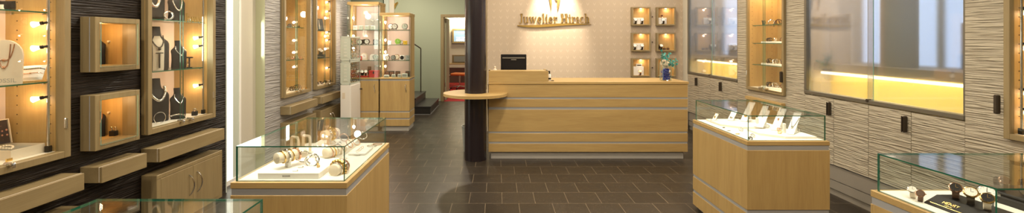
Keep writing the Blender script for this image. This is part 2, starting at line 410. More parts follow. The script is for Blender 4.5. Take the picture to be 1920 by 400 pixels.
# relief-fronted cupboards below the windows
def lowdoors(y0, y1, handles, names):
    n = 4; w_ = (y1-y0)/n
    for i in range(n):
        a = y1-(i+1)*w_; b = y1-i*w_
        t = thing('wall_cupboard', names[i], 'cupboard', (3.2, (a+b)/2, ZP), 0)
        MB().box(3.225, 3.5, a+.006, b-.006, ZP+.005, .832).build('body', 'plinth', t)
        dd = MB().box(3.2, 3.223, a+.0025, b-.0025, ZP+.002, .930).build('door', 'relief', t)
        if i in handles:
            yy = a+.035
            MB().box(3.168, 3.1995, yy-.008, yy+.012, .765, .893, .006).box(3.160, 3.17, yy+.005, yy+.012, .765, .893, .003).build('handle', 'bronze', dd)
lowdoors(6.03, 7.6, (0, 2), ['relief cupboard with bronze handle below small frosted window, beside the counter', 'relief cupboard without handle, second from the counter', 'relief cupboard with bronze handle below right pane of small window', 'relief cupboard without handle, next to the tall lit cabinet, below small window'])
lowdoors(3.10, 4.714, (0, 2), ['relief cupboard with bronze handle under left end of large frosted window', 'relief cupboard without handle under left pane of large frosted window', 'relief cupboard with bronze handle under right pane of large frosted window', 'relief cupboard without handle under right end of large frosted window'])

# column and its round table
CX, CY = -.27, 5.67
struct('column', MB().lathe([(.136, 0), (.136, .81), (.134, .812), (.134, 3.0)], 48, (CX, CY, 0)), 'colum', smooth=True)
t = thing('column_table', 'round beech table top wrapped around the dark column beside the counter', 'table', (CX, CY, .80))
CF = 5.66      # counter front plane
outer, inner = [], []
N = 72
a0 = atan2(-.005, .40)
full = []
for k in range(N+1):
    a = 2*pi*k/N; x, y = CX+.40*cos(a), CY+.40*sin(a)
    if x > -.112 and y > CF-.004: continue
    full.append((a, x, y))
# ring as quads between inner radius and outer outline
def ring(z0, z1, ro):
    bm = bmesh.new(); vs = []
    for k in range(N):
        a = 2*pi*k/N; c, s_ = cos(a), sin(a); R = ro
        x, y = CX+R*c, CY+R*s_
        if x > -.112 and y > CF-.004:      # clip against the counter corner
            cand = []
            if c > 0 and (-.112-CX)/c > 0: cand.append((-.112-CX)/c)
            if s_ <= 0: cand.append(R if s_ == 0 else min(R, (CF-.004-CY)/s_))
            R = max(.1372, min(R, max(cand) if cand else R))
        vs.append([bm.verts.new((CX+r*c, CY+r*s_, z)) for r, z in ((.1365, z0), (R, z0), (R, z1), (.1365, z1))])
    for k in range(N):
        A, B = vs[k], vs[(k+1) % N]
        for j in range(4): bm.faces.new((A[j], A[(j+1) % 4], B[(j+1) % 4], B[j]))
    bmesh.ops.recalc_face_normals(bm, faces=bm.faces)
    mb = MB(); mb.bm.free(); mb.bm = bm; return mb
ring(.80, .833, .40).build('tabletop', 'woodx', t)
MB().cyl((CX, CY, .78), (CX, CY, .7995), .165, n=32).build('collar', 'colum', t)
b_ = MB().loft([[(-.36+r*cos(2*pi*k/24), 6.10+r*sin(2*pi*k/24), z) for k in range(24)] for r, z in ((.09, .0), (.115, .33), (.122, .33), (.122, .34), (.108, .34), (.084, .01))], cap=True).build('waste_bin', 'greyp')
tag(b_, 'grey waste bin standing behind the dark column', 'waste bin')
tag(b_, kind=None)

# ================================================================ counter
t = thing('reception_counter', 'long beech reception counter with grey aluminium grooves', 'counter', (1.13, 5.9, 0))
L0, L1 = -.107, 2.381
MB().box(L0+.004, L1-.004, 5.6645, 6.25, .10, .93).build('carcass', 'groove', t)
for a, b in ((.093, .196), (.22, .326), (.347, .622), (.653, .754), (.776, .935)):
    MB().box(L0, L1, CF, 5.676, a, b, .002).box(L0, L0+.018, 5.676, 6.25, a, b).box(L1-.018, L1, 5.676, 6.25, a, b).build('front_panel', 'woodx', t)
MB().box(L0-.003, L1+.01, CF-.008, 6.28, .938, .97, .003).build('worktop', 'woodx', t)
MB().box(L0+.03, L1-.04, 5.70, 6.2, 0, .0925).build('kick_board', 'plinth', t)
MB().box(L0, .64, CF-.004, 5.69, .971, 1.107, .002).box(.62, .64, 5.69, 6.05, .971, 1.107).box(L0, L0+.02, 5.69, 6.05, .971, 1.107).box(L0, .64, 5.69, 5.86, 1.085, 1.107).build('raised_desk_screen', 'woodx', t)
MB().box(L0-.018, L0-.006, 5.67, 6.2, .35, .93).build('side_edge', 'cream', t)

# monitor seen from behind
mo = thing('computer_monitor', 'black computer monitor seen from behind on the counter', 'monitor', (.27, 5.98, .971))
xl, xr = X_(939, 5.98), X_(987, 5.98)
zt, zb = Z_(102, 5.98), 1.0
MB().box(xl, xr, 5.97, 6.0, zb+.02, zt, .006).box(xl+.03, xr-.03, 5.955, 5.97, zb+.03, zt-.03, .006).build('housing', 'black', mo)
MB().box(xl+.02, xr-.02, 5.951, 5.956, zt-.052, zt-.040).build('silver_strip', 'silver', mo)
MB().cyl(((xl+xr)/2, 5.99, .985), ((xl+xr)/2, 5.99, 1.06), .02).lathe([(.11, 0), (.11, .008), (.03, .016)], 24, ((xl+xr)/2, 5.99, .971)).build('stand', 'black', mo)
MB().box((xl+xr)/2-.035, (xl+xr)/2+.035, 5.953, 5.956, zt-.074, zt-.064).build('maker_mark', 'silver', mo)
o = MB().lathe([(.028, 0), (.028, .004), (.012, .02), (.010, .035)], 16, (X_(928, 5.80), 5.80, 1.1075)).ball((X_(928, 5.8), 5.8, 1.145), .013).build('counter_bell', 'cream', smooth=True)
tag(o, 'small cream bell on the raised end of the counter', 'bell')
bx = X_(1030, 5.76)
s = thing('spray_bottle', 'small white and black bottle on the worktop beside the raised screen', 'bottle', (bx+.004, 5.78, .971))
MB().lathe([(.018, 0), (.02, .004), (.02, .075), (.010, .09)], 18, (bx+.004, 5.78, .971)).build('bottle', 'white', s, smooth=True)
MB().lathe([(.0205, .02), (.0205, .04)], 18, (bx+.004, 5.78, .971)).build('label_band', 'black', s, smooth=True)
MB().cyl((bx+.004, 5.78, 1.061), (bx+.004, 5.78, 1.095), .009).box(bx-.016, bx+.012, 5.775, 5.785, 1.088, 1.098, .002).build('nozzle', 'black', s)
o = MB().box(bx+.02, bx+.06, 5.75, 5.79, .9705, .976, .002).cyl((bx+.045, 5.77, .976), (bx+.05, 5.77, .98), .004).build('card_clip', 'black'); tag(o, 'tiny black clip lying on the worktop next to the bottle', 'clip')

# vase with blue beads, cream flowers and teal leaves
vx, vy = X_(1248, 5.84), 5.84
v_ = thing('glass_vase', 'clear square glass vase filled with blue beads on the counter', 'vase', (vx, vy, .971))
MB().pane(vx-.055, vx+.055, vy-.055, vy-.051, .975, 1.20).pane(vx-.055, vx+.055, vy+.051, vy+.055, .975, 1.20).pane(vx-.055, vx-.051, vy-.051, vy+.051, .975, 1.20).pane(vx+.051, vx+.055, vy-.051, vy+.051, .975, 1.20).box(vx-.055, vx+.055, vy-.055, vy+.055, .971, .975).build('glass_body', ['glass', 'edge_l'], v_)
mb = MB()
for k in range(100):
    mb.ball((vx+random.uniform(-.038, .038), vy+random.uniform(-.038, .038), .988+.008*(k//6)), .0125, n=8)
tag(mb.build('bead_filling', 'vaseblue', v_, smooth=True), kind='stuff')
pl = thing('flower_arrangement', 'cream blossoms and trailing teal foliage arranged in the glass vase', 'flowers', (vx, vy, 1.13))
mb = MB()
for k in range(34):
    a = random.uniform(0, 2*pi); r = random.uniform(0, .045)
    c = (vx-.01+r*cos(a), vy+r*sin(a), 1.135+random.uniform(0, .10))
    for j in range(5): mb.ball((c[0]+.008*cos(j*1.257), c[1]-.004, c[2]+.008*sin(j*1.257)), .007, n=6)
mb.build('blossoms', 'flower', pl, smooth=True)
mb = MB(); st = MB()
for k in range(15):
    a = random.uniform(-.3, 1.0); L = random.uniform(.12, .26)
    dx, dz = (sin(a)*L, cos(a)*L*.8)
    pts = [(vx-.02+dx*t_*(.3+.7*t_), vy+random.uniform(-.01, .01), 1.14+dz*t_-.06*t_*t_*(a > .4)) for t_ in (0, .25, .5, .75, 1)]
    st.tube(pts, .002, 5)
    for p in pts[1:]:
        for q in range(3):
            b2 = random.uniform(-1.5, 1.5)+a
            l = .035; x1, z1 = p[0]+l*sin(b2), p[2]+l*cos(b2)
            mb.loft([[(p[0], p[1]-.001, p[2]), (p[0], p[1]+.001, p[2])], [((p[0]+x1)/2+.007*cos(b2), p[1]-.008, (p[2]+z1)/2-.007*sin(b2)), ((p[0]+x1)/2-.007*cos(b2), p[1]+.008, (p[2]+z1)/2+.007*sin(b2))], [(x1, p[1]-.001, z1), (x1, p[1]+.001, z1)]], cap=False)
mb.build('leaves', 'teal', pl); st.build('stems', 'teal', pl)

# ================================================================ logo
def arc(cx, cy, rx, ry, a0, a1, wf, n=14):
    """annular sector with varying width wf(angle)"""
    o_, i_ = [], []
    for k in range(n+1):
        a = radians(a0+(a1-a0)*k/n); w = wf(a)
        o_.append((cx+rx*cos(a), cy+ry*sin(a))); i_.append((cx+(rx-w)*cos(a), cy+(ry-w*.55)*sin(a)))
    return ('q', o_, i_)
fat = lambda a: .05+.10*abs(cos(a))
def R(x0, y0, x1, y1): return ('p', [(x0, y0), (x1, y0), (x1, y1), (x0, y1)])
G = {
 'J': (.50, [R(.22, .12, .37, 1), R(.10, .95, .50, 1), arc(.17, .12, .20, .20, 180, 360, lambda a: .05+.10*max(0, cos(a)))]),
 'u': (.80, [R(.10, .18, .24, .68), R(.0, .64, .24, .68), arc(.32, .2, .22, .21, 180, 340, lambda a: .06+.08*max(0, -cos(a))), R(.52, .0, .66, .68), R(.42, .64, .66, .68), R(.52, 0, .76, .04)]),
 'w': (1.12, [('p', [(.06, .66), (.22, .66), (.40, 0), (.33, 0)]), ('p', [(.36, 0), (.40, 0), (.57, .66), (.52, .66)]), ('p', [(.46, .66), (.62, .66), (.80, 0), (.73, 0)]), ('p', [(.76, 0), (.80, 0), (1.0, .66), (.95, .66)]), R(0, .64, .30, .68), R(.40, .64, .68, .68), R(.84, .64, 1.08, .68)]),
 'e': (.66, [arc(.32, .34, .30, .35, 5, 320, fat, 20), R(.10, .36, .60, .41)]),
 'l': (.40, [R(.13, 0, .27, 1.02), R(0, .98, .27, 1.02), R(0, 0, .40, .04)]),
 'i': (.40, [R(.13, 0, .27, .68), R(0, .64, .27, .68), R(0, 0, .40, .04), ('p', [(.20+.085*cos(k*pi/6), .87+.085*sin(k*pi/6)) for k in range(12)])]),
 'r': (.56, [R(.12, 0, .26, .68), R(0, .64, .26, .68), R(0, 0, .40, .04), arc(.42, .42, .20, .26, 45, 165, lambda a: .07), ('p', [(.50+.07*cos(k*pi/6), .58+.07*sin(k*pi/6)) for k in range(12)])]),
 'H': (1.05, [R(.13, 0, .29, 1), R(.72, 0, .88, 1), R(.29, .48, .72, .54), R(0, .95, .42, 1), R(0, 0, .42, .05), R(.59, .95, 1.01, 1), R(.59, 0, 1.01, .05)]),
 's': (.56, [arc(.26, .50, .20, .20, 20, 250, lambda a: .07+.05*abs(cos(a))), arc(.26, .19, .21, .20, -160, 80, lambda a: .07+.05*abs(cos(a))), ('p', [(.12, .46), (.26, .46), (.42, .24), (.28, .24)])]),
 'c': (.62, [arc(.32, .34, .30, .35, 40, 320, fat, 18)]),
 'h': (.80, [R(.12, 0, .26, 1.02), R(0, .98, .26, 1.02), R(0, 0, .38, .04), arc(.40, .42, .24, .27, 0, 150, lambda a: .05+.09*max(0, cos(a))), R(.50, 0, .64, .44), R(.42, 0, .76, .04)]),
}
def glyph(ch, x, y, s, d0, d1, T, mb):
    for it in G[ch][1]:
        if it[0] == 'p': mb.prism([(x+a*s, y+b*s) for a, b in it[1]], d0, d1, T=T)
        else:
            for (o1, o2, i1, i2) in zip(it[1], it[1][1:], it[2], it[2][1:]):
                mb.prism([(x+a*s, y+b*s) for a, b in (o1, o2, i2, i1)], d0, d1, T=T)
sg = thing('wall_sign', 'golden raised Juwelier Hirsch sign with antler mark on the wallpapered wall', 'sign', (.99, 7.79, 1.79))
word = 'Juwelier Hirsch'
tot = sum(G[c][0]+.05 if c != ' ' else .42 for c in word)
x0, x1_ = X_(974, 7.77), X_(1107, 7.77); s_ = (x1_-x0)/tot; zb = Z_(43.2, 7.77); x = x0
T = basis((0, 7.785, 0), (1, 0, 0), (0, 0, 1))
hs = .158
for c in word:
    if c == ' ': x += .42*s_; continue
    mb = MB(); T2 = basis((x, 7.785, zb), (1, 0, 0), (0, 0, 1)) @ Matrix.Diagonal((s_, hs, 1, 1))
    glyph(c, 0, 0, 1, 0, .022, T2, mb); mb.build('letter', 'logo', sg); x += (G[c][0]+.05)*s_
pts_t, pts_b = [], []
for k in range(25):
    u = k/24; xx = X_(970+139*u, 7.77)
    c_ = Z_(47.6+1.6*sin(2*pi*(u+.03))*(1-.5*u) - 2.2*u, 7.77); th = .034*(sin(pi*min(1, u*1.02+.02))**.6)*(1.0-.45*u)+.002
    pts_t.append((xx, c_+th*.55)); pts_b.append((xx, c_-th))
mb = MB()
for k in range(24): mb.prism([pts_t[k], pts_t[k+1], pts_b[k+1], pts_b[k]], 0, .018, T=T)
mb.build('swoosh', 'logo', sg)
# antler mark: two tapering downward points joined by a small bridge
mb = MB()
def P(px, py): return (X_(px, 7.77), Z_(py, 7.77))
for a in ([P(1029, -6), P(1034.5, -6), P(1034.6, 8), P(1033.6, 20), P(1031.8, 10)], [P(1048.6, -8), P(1050.5, -3), P(1048.0, 10), P(1045.4, 20), P(1044.2, 8), P(1045, -6)]):
    mb.prism(a, 0, .02, T=T)
mb.prism([P(1040, -3), P(1042, 1), P(1045, 1), P(1046, -4)], 0, .02, T=T)
for sx_ in (-1, 1):
    for pts in ([(0, 0), (5, -10), (9, -16), (10, -26)], [(5, -10), (14, -14), (17, -22)]):
        mb.tube([(X_(1039.5+sx_*(7+a), 7.775), 7.775, Z_(-4+b, 7.775)) for a, b in pts], [.022, .018, .012, .004][:len(pts)], 8)
mb.build('antler_mark', 'gold', sg)
# ================================================================ wall display cabinets
def cabinet(s, y0, y1, z0, z1, xf, xb, shelves, bulbs, label, rim=.045, handle=None, doors=True, hinge=None, locks=True, backm='pinkish', bulbside=None, group=None, name='display_cabinet'):
    """s = -1 left wall, +1 right wall; xf front plane of the frame, xb back of the interior, shelves = heights"""
    wx = WL if s < 0 else 3.2
    X = lambda v: s*v
    t = thing(name, label, 'display cabinet', (s*wx, (y0+y1)/2, z0), group=group)
    f = MB()
    ro = .0 if s < 0 else 0
    f.box(X(xf), X(wx-.0005), y0, y0+rim, z0, z1, .002).box(X(xf), X(wx-.0005), y1-rim, y1, z0, z1, .002)
    f.box(X(xf), X(wx-.0005), y0+rim, y1-rim, z0, z0+rim, .002).box(X(xf), X(wx-.0005), y0+rim, y1-rim, z1-rim, z1, .002)
    fo = f.build('frame', 'khaki', t)
    if s < 0 and name == 'display_cabinet': MB().box(X(xf+.022), X(xf+.028), y0-.001, y0+.002, z0+.01, z1-.01).build('seam', 'wood', fo)
    a, b = y0+rim-.012, y1-rim+.012; zi0, zi1 = z0+rim-.012, z1-rim+.012
    for ya, yb, yd in ((a, a+.012, a+.0125), (b-.012, b, b-.0125)):
        m_ = MB().box(X(wx), X(xb), ya, yb, zi0, zi1)
        z = zi0+.12
        while z < zi1-.08:
            for xx in (xb-.07, wx+.03): m_.box(X(xx-.003), X(xx+.003), yd-.0008, yd+.0008, z-.003, z+.003, m=1)
            z += .056
        m_.build('side_panel', ['wood', 'bronze'], t)
    MB().box(X(xb), X(xb+.012), a, b, zi0, zi1).build('back_panel', backm, t)
    MB().box(X(wx), X(xb), a+.013, b-.013, zi0, zi0+.012).build('bottom_panel', 'liner', t)
    MB().box(X(wx), X(xb), a+.013, b-.013, zi1-.012, zi1).build('top_panel', 'wood', t)
    for z in shelves:
        sh = MB().pane(X(wx+.035), X(xb-.002), a+.014, b-.014, z-.008, z).build('glass_shelf', ['glass', 'edge'], t)
        for xq in (wx+.06, xb-.05): MB().cyl((X(xq), b-.0135, z-.014), (X(xq), b-.03, z-.014), .005).build('shelf_pin', 'chrome', sh)
    ym = (y0+y1)/2
    if doors:
        MB().pane(X(wx-.030), X(wx-.024), y0+rim*.6, ym+.01, z0+rim*.6, z1-rim*.6).build('glass_door', ['mirrory', 'edge'], t)
        MB().pane(X(wx-.020), X(wx-.014), ym-.01, y1-rim*.6, z0+rim*.6, z1-rim*.6).build('glass_door', ['mirrory', 'edge'], t)
    if locks:
        for dy in (-.06, .05):
            MB().cyl((X(xf-.018), ym+dy, z0+.045), (X(xf+.02), ym+dy, z0+.045), .012).ball((X(xf-.02), ym+dy, z0+.045), .013).box(X(xf-.03), X(xf-.02), ym+dy-.008, ym+dy+.008, z0+.025, z0+.04, .002).build('lock', 'silver', t)
    if bulbs:
        yr = b-.035
        rl = MB().cyl((X(wx+.02), yr, zi0+.05), (X(wx+.02), yr, zi1-.02), .008, n=12).build('light_rail', 'chrome', t, smooth=True)
        MB().box(X(wx+.008), X(wx+.034), yr-.014, yr+.014, zi0+.013, zi0+.05, .003).build('rail_foot', 'black', t)
        for z in bulbs:
            bl = MB().cyl((X(wx+.02), yr-.008, z+.004), (X(wx+.036), yr-.016, z), .007).cyl((X(wx+.036), yr-.016, z), (X(wx+.048), yr-.02, z-.002), .0105).build('spot_socket', 'black', rl)
            MB().cyl((X(wx+.048), yr-.02, z-.002), (X(wx+.085), yr-.028, z-.010), .008, .018, n=16).build('spot_bulb', 'bulb', rl, smooth=True)
            light('POINT', (X(wx+.115), yr-.045, z-.02), bulbside or .8, (1, .62, .32), .02)
    if hinge:
        for z in hinge:
            MB().box(X(xf-.006), X(xf+.004), y1-rim-.004, y1-rim+.020, z-.03, z+.03, .003).cyl((X(xf-.005), y1-rim+.008, z-.03), (X(xf-.005), y1-rim+.008, z+.03), .006, n=10).build('hinge', 'silver', t)
    if handle:
        for yy, z in handle:
            MB().box(X(xf-.028), X(xf-.001), yy-.012, yy+.016, z-.06, z+.06, .006).build('handle', 'bronze', t)
    return t
cabA = cabinet(-1, 1.950, 2.751, ZC0, ZC1, 2.585, 2.94, [1.238, 1.653], [1.586, 1.445, 1.146], 'lit wooden wall cabinet at left edge with cream plaque and open watch box', hinge=[1.85, .987], rim=.040)
cabB = cabinet(-1, 3.359, 4.167, ZC0, ZC1, 2.585, 2.94, [1.242, 1.652], [1.514, 1.436, 1.084], 'lit wooden wall cabinet with black necklace busts on the dark wall', hinge=[.987], rim=.040)
cabC = cabinet(-1, 5.518, 6.318, ZC0, ZC1, 2.585, 2.94, [1.234, 1.665], [], 'lit wooden wall cabinet on grey relief wall, nearer the white niche', hinge=[1.05], backm='wood', rim=.040)
cabD = cabinet(-1, 6.486, 7.286, ZC0, ZC1, 2.585, 2.94, [1.220, 1.638], [2.105, 1.955, 1.624, 1.498, 1.058], 'lit wooden wall cabinet on grey relief wall, beside the white storage tower', backm='wood', rim=.040)
R1 = cabinet(1, 5.018, 5.775, .87, ZC1, 3.17, 3.55, [1.188, 1.455, 1.677], [], 'tall lit wall cabinet between the two frosted windows', rim=.035, handle=[(5.035, 1.08)], backm='wood', hinge=[1.08])
R2 = cabinet(1, 1.93, 2.84, .87, ZC1, 3.17, 3.55, [1.188, 1.677], [1.68, 1.46, 1.18, 1.06], 'tall lit wall cabinet at right edge of the relief wall', rim=.035, handle=[(2.86, 1.08)], backm='wood', bulbside=1.0)
for y, x in ((5.58, -2.685), (5.58, -2.70)): light('POINT', (x, y, 2.06), 2.2, (1, .66, .35), .04); light('POINT', (x, y, 1.58), 1.3, (1, .66, .35), .03); light('POINT', (x, y, 1.15), 1.3, (1, .66, .35), .03)  # added point lights without fixtures, hidden behind the near frame of the cabinet
for y in (5.25, 5.55): light('POINT', (3.40, y, 2.12), 5, (1, .70, .40), .04)
for z, p in ((1.60, 2.6), (1.38, 2.2), (1.10, 2.6)): light('POINT', (3.235, 5.085, z), p, (1, .70, .40), .012)  # fill lights with no bulb built, tucked out of sight behind the near rim
for y, p in ((2.2, 1), (2.46, 1), (3.6, 1), (3.96, 1)): light('POINT', (-2.77, y, 2.06), 1.3, (1, .70, .42), .04); y > 3 or light('POINT', (-2.71, y, 1.60), .35, (1, .70, .42), .03)  # additional cabinet fill without fixtures, kept outside the view
light('POINT', (-2.73, 6.86, 2.06), 2.6, (1, .6, .35), .04)

# showcase boxes on the dark wall
def showbox(z0, z1, label):
    y0, y1 = 2.868, 3.227; xf, xb = 2.542, 2.87
    t = thing('wall_showcase', label, 'showcase', (-WL, 3.05, z0), group=None)
    r = .036
    f = MB().box(-xf, -WL+.0005, y0, y0+r, z0, z1, .002).box(-xf, -WL+.0005, y1-r, y1, z0, z1, .002).box(-xf, -WL+.0005, y0+r, y1-r, z0, z0+r, .002).box(-xf, -WL+.0005, y0+r, y1-r, z1-r, z1, .002).build('frame', 'khaki', t)
    MB().box(-2.580, -2.575, y0-.0015, y0+.002, z0+.004, z1-.004).build('grey_seam', 'groove', f)
    MB().box(-WL, -xb, y1-.033, y1-.023, z0+.027, z1-.027).box(-WL, -xb, y0+.023, y0+.033, z0+.027, z1-.027).box(-xb-.01, -xb, y0+.023, y1-.023, z0+.027, z1-.027).box(-WL, -xb, y0+.033, y1-.033, z0+.027, z0+.037).box(-WL, -xb, y0+.033, y1-.033, z1-.037, z1-.027).build('lining', 'wood', t)
    MB().pane(-xf-.0+.012, -xf+.008-.002, y0+r-.005, y1-r+.005, z0+r-.005, z1-r+.005).build('glass_front', ['glass', 'edge_l'], t)
    MB().cyl((-2.73, y1-.0335, (z0+z1)/2+.02), (-2.73, y1-.047, (z0+z1)/2+.02), .007).build('knob', 'cream', t)
    MB().cyl((-2.66, 2.96, z1-.044), (-2.66, 2.96, z1-.0375), .026).build('lamp', 'bulb', t)
    light('POINT', (-2.69, 3.06, z1-.08), 1.3, (1, .58, .25), .02)
    return t
showbox(1.280, 1.634, 'upper square wooden showcase with lit interior on the dark wall')
showbox(.780, 1.134, 'lower square wooden showcase with lit interior on the dark wall')

# ledges (drawer-like boxes) and low cupboards on the left wall
def ledge(y0, y1, label):
    t = thing('wall_ledge', label, 'ledge', (-WL, (y0+y1)/2, .578))
    MB().box(-2.519, -WL+.0005, y0, y1, .578, .679, .002).build('body', 'khakiy', t)
    MB().box(-2.499, -2.518, y0, y1, .578, .679, .002).build('front_board', 'khakiy', t)
    MB().box(-2.5185, -2.5170, y0-.001, y1, .583, .680).build('seam', 'liner', t)
ledge(1.950, 2.746, 'long wooden ledge under the cabinet at left edge')
ledge(2.868, 3.236, 'short wooden ledge under the two square showcases')
ledge(3.359, 4.157, 'long wooden ledge under the cabinet with black busts')
ledge(5.518, 6.318, 'wooden ledge on grey wall nearer the white niche')
ledge(6.486, 7.286, 'wooden ledge on grey wall beside the white storage tower')
def bowhandle(x, y, z0, z1, parent, s=-1, dx=None):
    n = 12; pts = []
    for k in range(n+1):
        u = k/n; off = sin(pi*u)**.7*.032
        pts.append((x-s*(.002+off), y+.012*sin(pi*u), z0+(z1-z0)*u) if dx is None else (x+.008*sin(2*pi*u), y-.002-off, z0+(z1-z0)*u))
    r = [.004+.003*sin(pi*k/n) for k in range(n+1)]
    return MB().tube(pts, r, 8).build('handle', 'chrome', parent, smooth=True)
def cupboard(y0, y1, label):
    t = thing('low_cupboard', label, 'cupboard', (-WL, (y0+y1)/2, 0)); xf = 2.521; top = .480
    MB().box(-xf+.001, -WL+.0005, y0, y1, .05, top, .003).build('body', 'khaki', t)
    MB().box(-2.535, -WL+.0005, y0+.01, y1-.01, 0, .05).build('plinth', 'black', t)
    ym = (y0+y1)/2
    for a, b, hy in ((y0+.040, ym-.0015, ym-.053), (ym+.0015, y1-.040, ym+.045)):
        dd = MB().box(-xf-.0005, -xf+.0036, a, b, .08, top-.035, .001).build('door', 'khaki', t)
        bowhandle(-xf+.0036, hy, .215, .385, dd)
    MB().box(-xf+.0003, -xf+.0018, y0, y1, top-.03, top-.0285).build('seam', 'bronze', t)
cupboard(1.950, 2.747, 'low wooden cupboard at left edge with its top showing behind glass case')
cupboard(3.359, 4.159, 'low two-door wooden cupboard with curved handles under the busts')
cupboard(5.518, 6.318, 'low wooden cupboard on grey wall seen behind left glass case')
cupboard(6.486, 7.286, 'low wooden cupboard on grey wall beside the white storage tower')
def rcup(y0, y1, label):
    t = thing('low_cupboard', label, 'cupboard', (3.2, (y0+y1)/2, 0))
    MB().box(3.165, 3.1995, y0, y1, 0, .745, .002).build('body', 'khaki', t)
    MB().box(3.15, 3.1995, y0-.003, y1+.003, .745, .785, .003).build('top_board', 'woody', t)
    ym = (y0+y1)/2
    for a, b in ((y0+.02, ym-.002), (ym+.002, y1-.02)):
        dd = MB().box(3.158, 3.1655, a, b, ZP+.02, .72, .001).build('door', 'wood', t)
        bowhandle(3.158, ym-.05 if a < ym-.1 else ym+.05, .5, .66, dd, s=1)
rcup(5.03, 5.76, 'low wooden cupboard below the tall cabinet between frosted windows')
rcup(1.93, 2.80, 'low wooden cupboard below the tall cabinet at right edge')

# six small showcases on the wallpapered wall
def showcase6(px, py, label):
    Yf = 7.70; cx, cz = X_(px, Yf), Z_(py, Yf); h = .158; r = .022
    t = thing('square_showcase', label, 'showcase', (cx, 7.79, cz-h), group=None)
    MB().box(cx-h, cx-h+r, Yf, 7.789, cz-h, cz+h, .002).box(cx+h-r, cx+h, Yf, 7.789, cz-h, cz+h, .002).box(cx-h+r, cx+h-r, Yf, 7.789, cz-h, cz-h+r, .002).box(cx-h+r, cx+h-r, Yf, 7.789, cz+h-r, cz+h, .002).build('frame', 'khaki', t)
    MB().box(cx-h+.01, cx+h-.01, 7.779, 7.7885, cz-h+.01, cz+h-.01).box(cx-h+r, cx-h+r+.004, Yf+.01, 7.779, cz-h+r, cz+h-r).box(cx+h-r-.004, cx+h-r, Yf+.01, 7.779, cz-h+r, cz+h-r).box(cx-h+r+.004, cx+h-r-.004, Yf+.01, 7.779, cz-h+r, cz-h+r+.003).build('lining', 'wood', t)
    MB().cyl((cx+.0, 7.735, cz+h-r-.006), (cx+.0, 7.735, cz+h-r-.0003), .016).build('lamp', 'bulb', t)
    light('POINT', (cx+.03, 7.735, cz+h-r-.03), .55, (1, .62, .35), .012)
    return cx, cz-h+r+.003
SIX = []
nm = {(0, 0): 'top left', (1, 0): 'top right', (0, 1): 'middle left', (1, 1): 'middle right', (0, 2): 'bottom left', (1, 2): 'bottom right'}
for j, py in enumerate((30.5, 79, 127)):
    for i, px in enumerate((1202.5, 1249.5)):
        SIX.append(((i, j), showcase6(px, py, nm[i, j]+' small lit showcase on wallpapered wall' + (' with two watches', ' with one watch', ' with two watches on white block', ' with watch and rings', ' with rose watch and sign card', ' partly hidden by the vase')[j*2+i])))
for j, py in enumerate((31.5, 79, 127)):
    for i, px in enumerate((1223.5, 1234-3)):
        o = MB().cyl((X_(px, 7.78), 7.789, Z_(py, 7.78)), (X_(px, 7.78), 7.775, Z_(py, 7.78)), .009).build('wall_pin', 'bronze')
        tag(o, ('upper ', 'middle ', 'lower ')[j] + ('left', 'right') [i] + ' tiny dark wall pin between the small showcases', 'pin')

# ================================================================ glazed vitrines at the back
def vitrine(x0, x1, Y0, Y1, zt, sh, bulbs, label, handle_px):
    t = thing('glass_vitrine', label, 'vitrine', ((x0+x1)/2, (Y0+Y1)/2, 0)); zb = .876
    MB().box(x0+.004, x1-.004, Y0+.004, Y1, .08, zb-.026).build('carcass', 'groove', t)
    MB().box(x0+.03, x1-.02, Y0+.03, Y1, 0, .08).build('plinth', 'plinth', t)
    for a, b in ((.082, .190), (.214, .305)):
        MB().box(x0, x1, Y0-.004, Y0+.01, a, b, .002).box(x1-.004, x1, Y0+.0101, Y1, a, b).build('base_panel', 'wood', t)
    MB().box(x1-.004, x1, Y0+.0101, Y1, .328, zb-.05).build('side_panel', 'wood', t)
    dd = MB().box(x0+.003, x1, Y0-.004, Y0+.01, .328, zb-.05, .002).build('door', 'wood', t)
    hx = X_(handle_px, Y0); bowhandle(hx, Y0-.004, .63, .77, dd, dx=1)
    MB().box(x0-.006, x1+.006, Y0-.01, Y1, zb-.024, zb, .003).build('top_board', 'woodx', t)
    # hood
    MB().box(x0, x1+.004, Y0-.004, Y1, zt-.045, zt, .003).build('roof_board', 'woodx', t)
    MB().box(x0, x1, Y1-.015, Y1, zb, zt-.045).build('back_panel', 'pinkish', t)
    MB().box(x1-.016, x1, Y0+.16, Y1-.015, zb, zt-.045).build('wood_side', 'wood', t)
    MB().box(x0, x0+.016, Y0+.16, Y1-.015, zb, zt-.045).build('wood_side', 'wood', t)
    MB().pane(x0+.006, x1-.006, Y0, Y0+.005, zb, zt-.045).build('glass_door', ['glass', 'edge'], t)
    MB().pane(x1-.006, x1-.001, Y0+.006, Y0+.16, zb, zt-.045).build('glass_side', ['glass', 'edge'], t)
    MB().pane(x0+.001, x0+.006, Y0+.006, Y0+.16, zb, zt-.045).build('glass_side', ['glass', 'edge'], t)
    for z in sh: MB().pane(x0+.018, x1-.018, Y0+.02, Y1-.018, z-.008, z).build('glass_shelf', ['glass', 'edge'], t)
    rl = MB().cyl((x0+.05, Y0+.19, zb), (x0+.05, Y0+.19, zt-.045), .008, n=10).build('light_rail', 'chrome', t)
    for z in bulbs:
        MB().cyl((x0+.05, Y0+.18, z), (x0+.055, Y0+.15, z-.004), .009, .020, n=14).build('spot_bulb', 'bulb', rl)
        light('POINT', (x0+.08, Y0+.10, z-.01), 1.9, (1, .74, .58), .02)
    light('POINT', ((x0+x1)/2, Y0+.12, zt-.09), 4.5, (1, .82, .70), .04)
    return t
vitrine(-2.46, -1.945, 7.44, 7.90, 2.125, [1.16, 1.42, 1.667], [1.87, 1.57, 1.36], 'taller glazed wooden vitrine with wall clock, red boxes and alarm clocks', 703)
vitrine(-1.926, -1.438, 7.44, 7.90, 1.945, [1.16, 1.42, 1.667], [1.80, 1.50, 1.30, 1.06], 'shorter glazed wooden vitrine with clocks beside the dark stairs', 761)

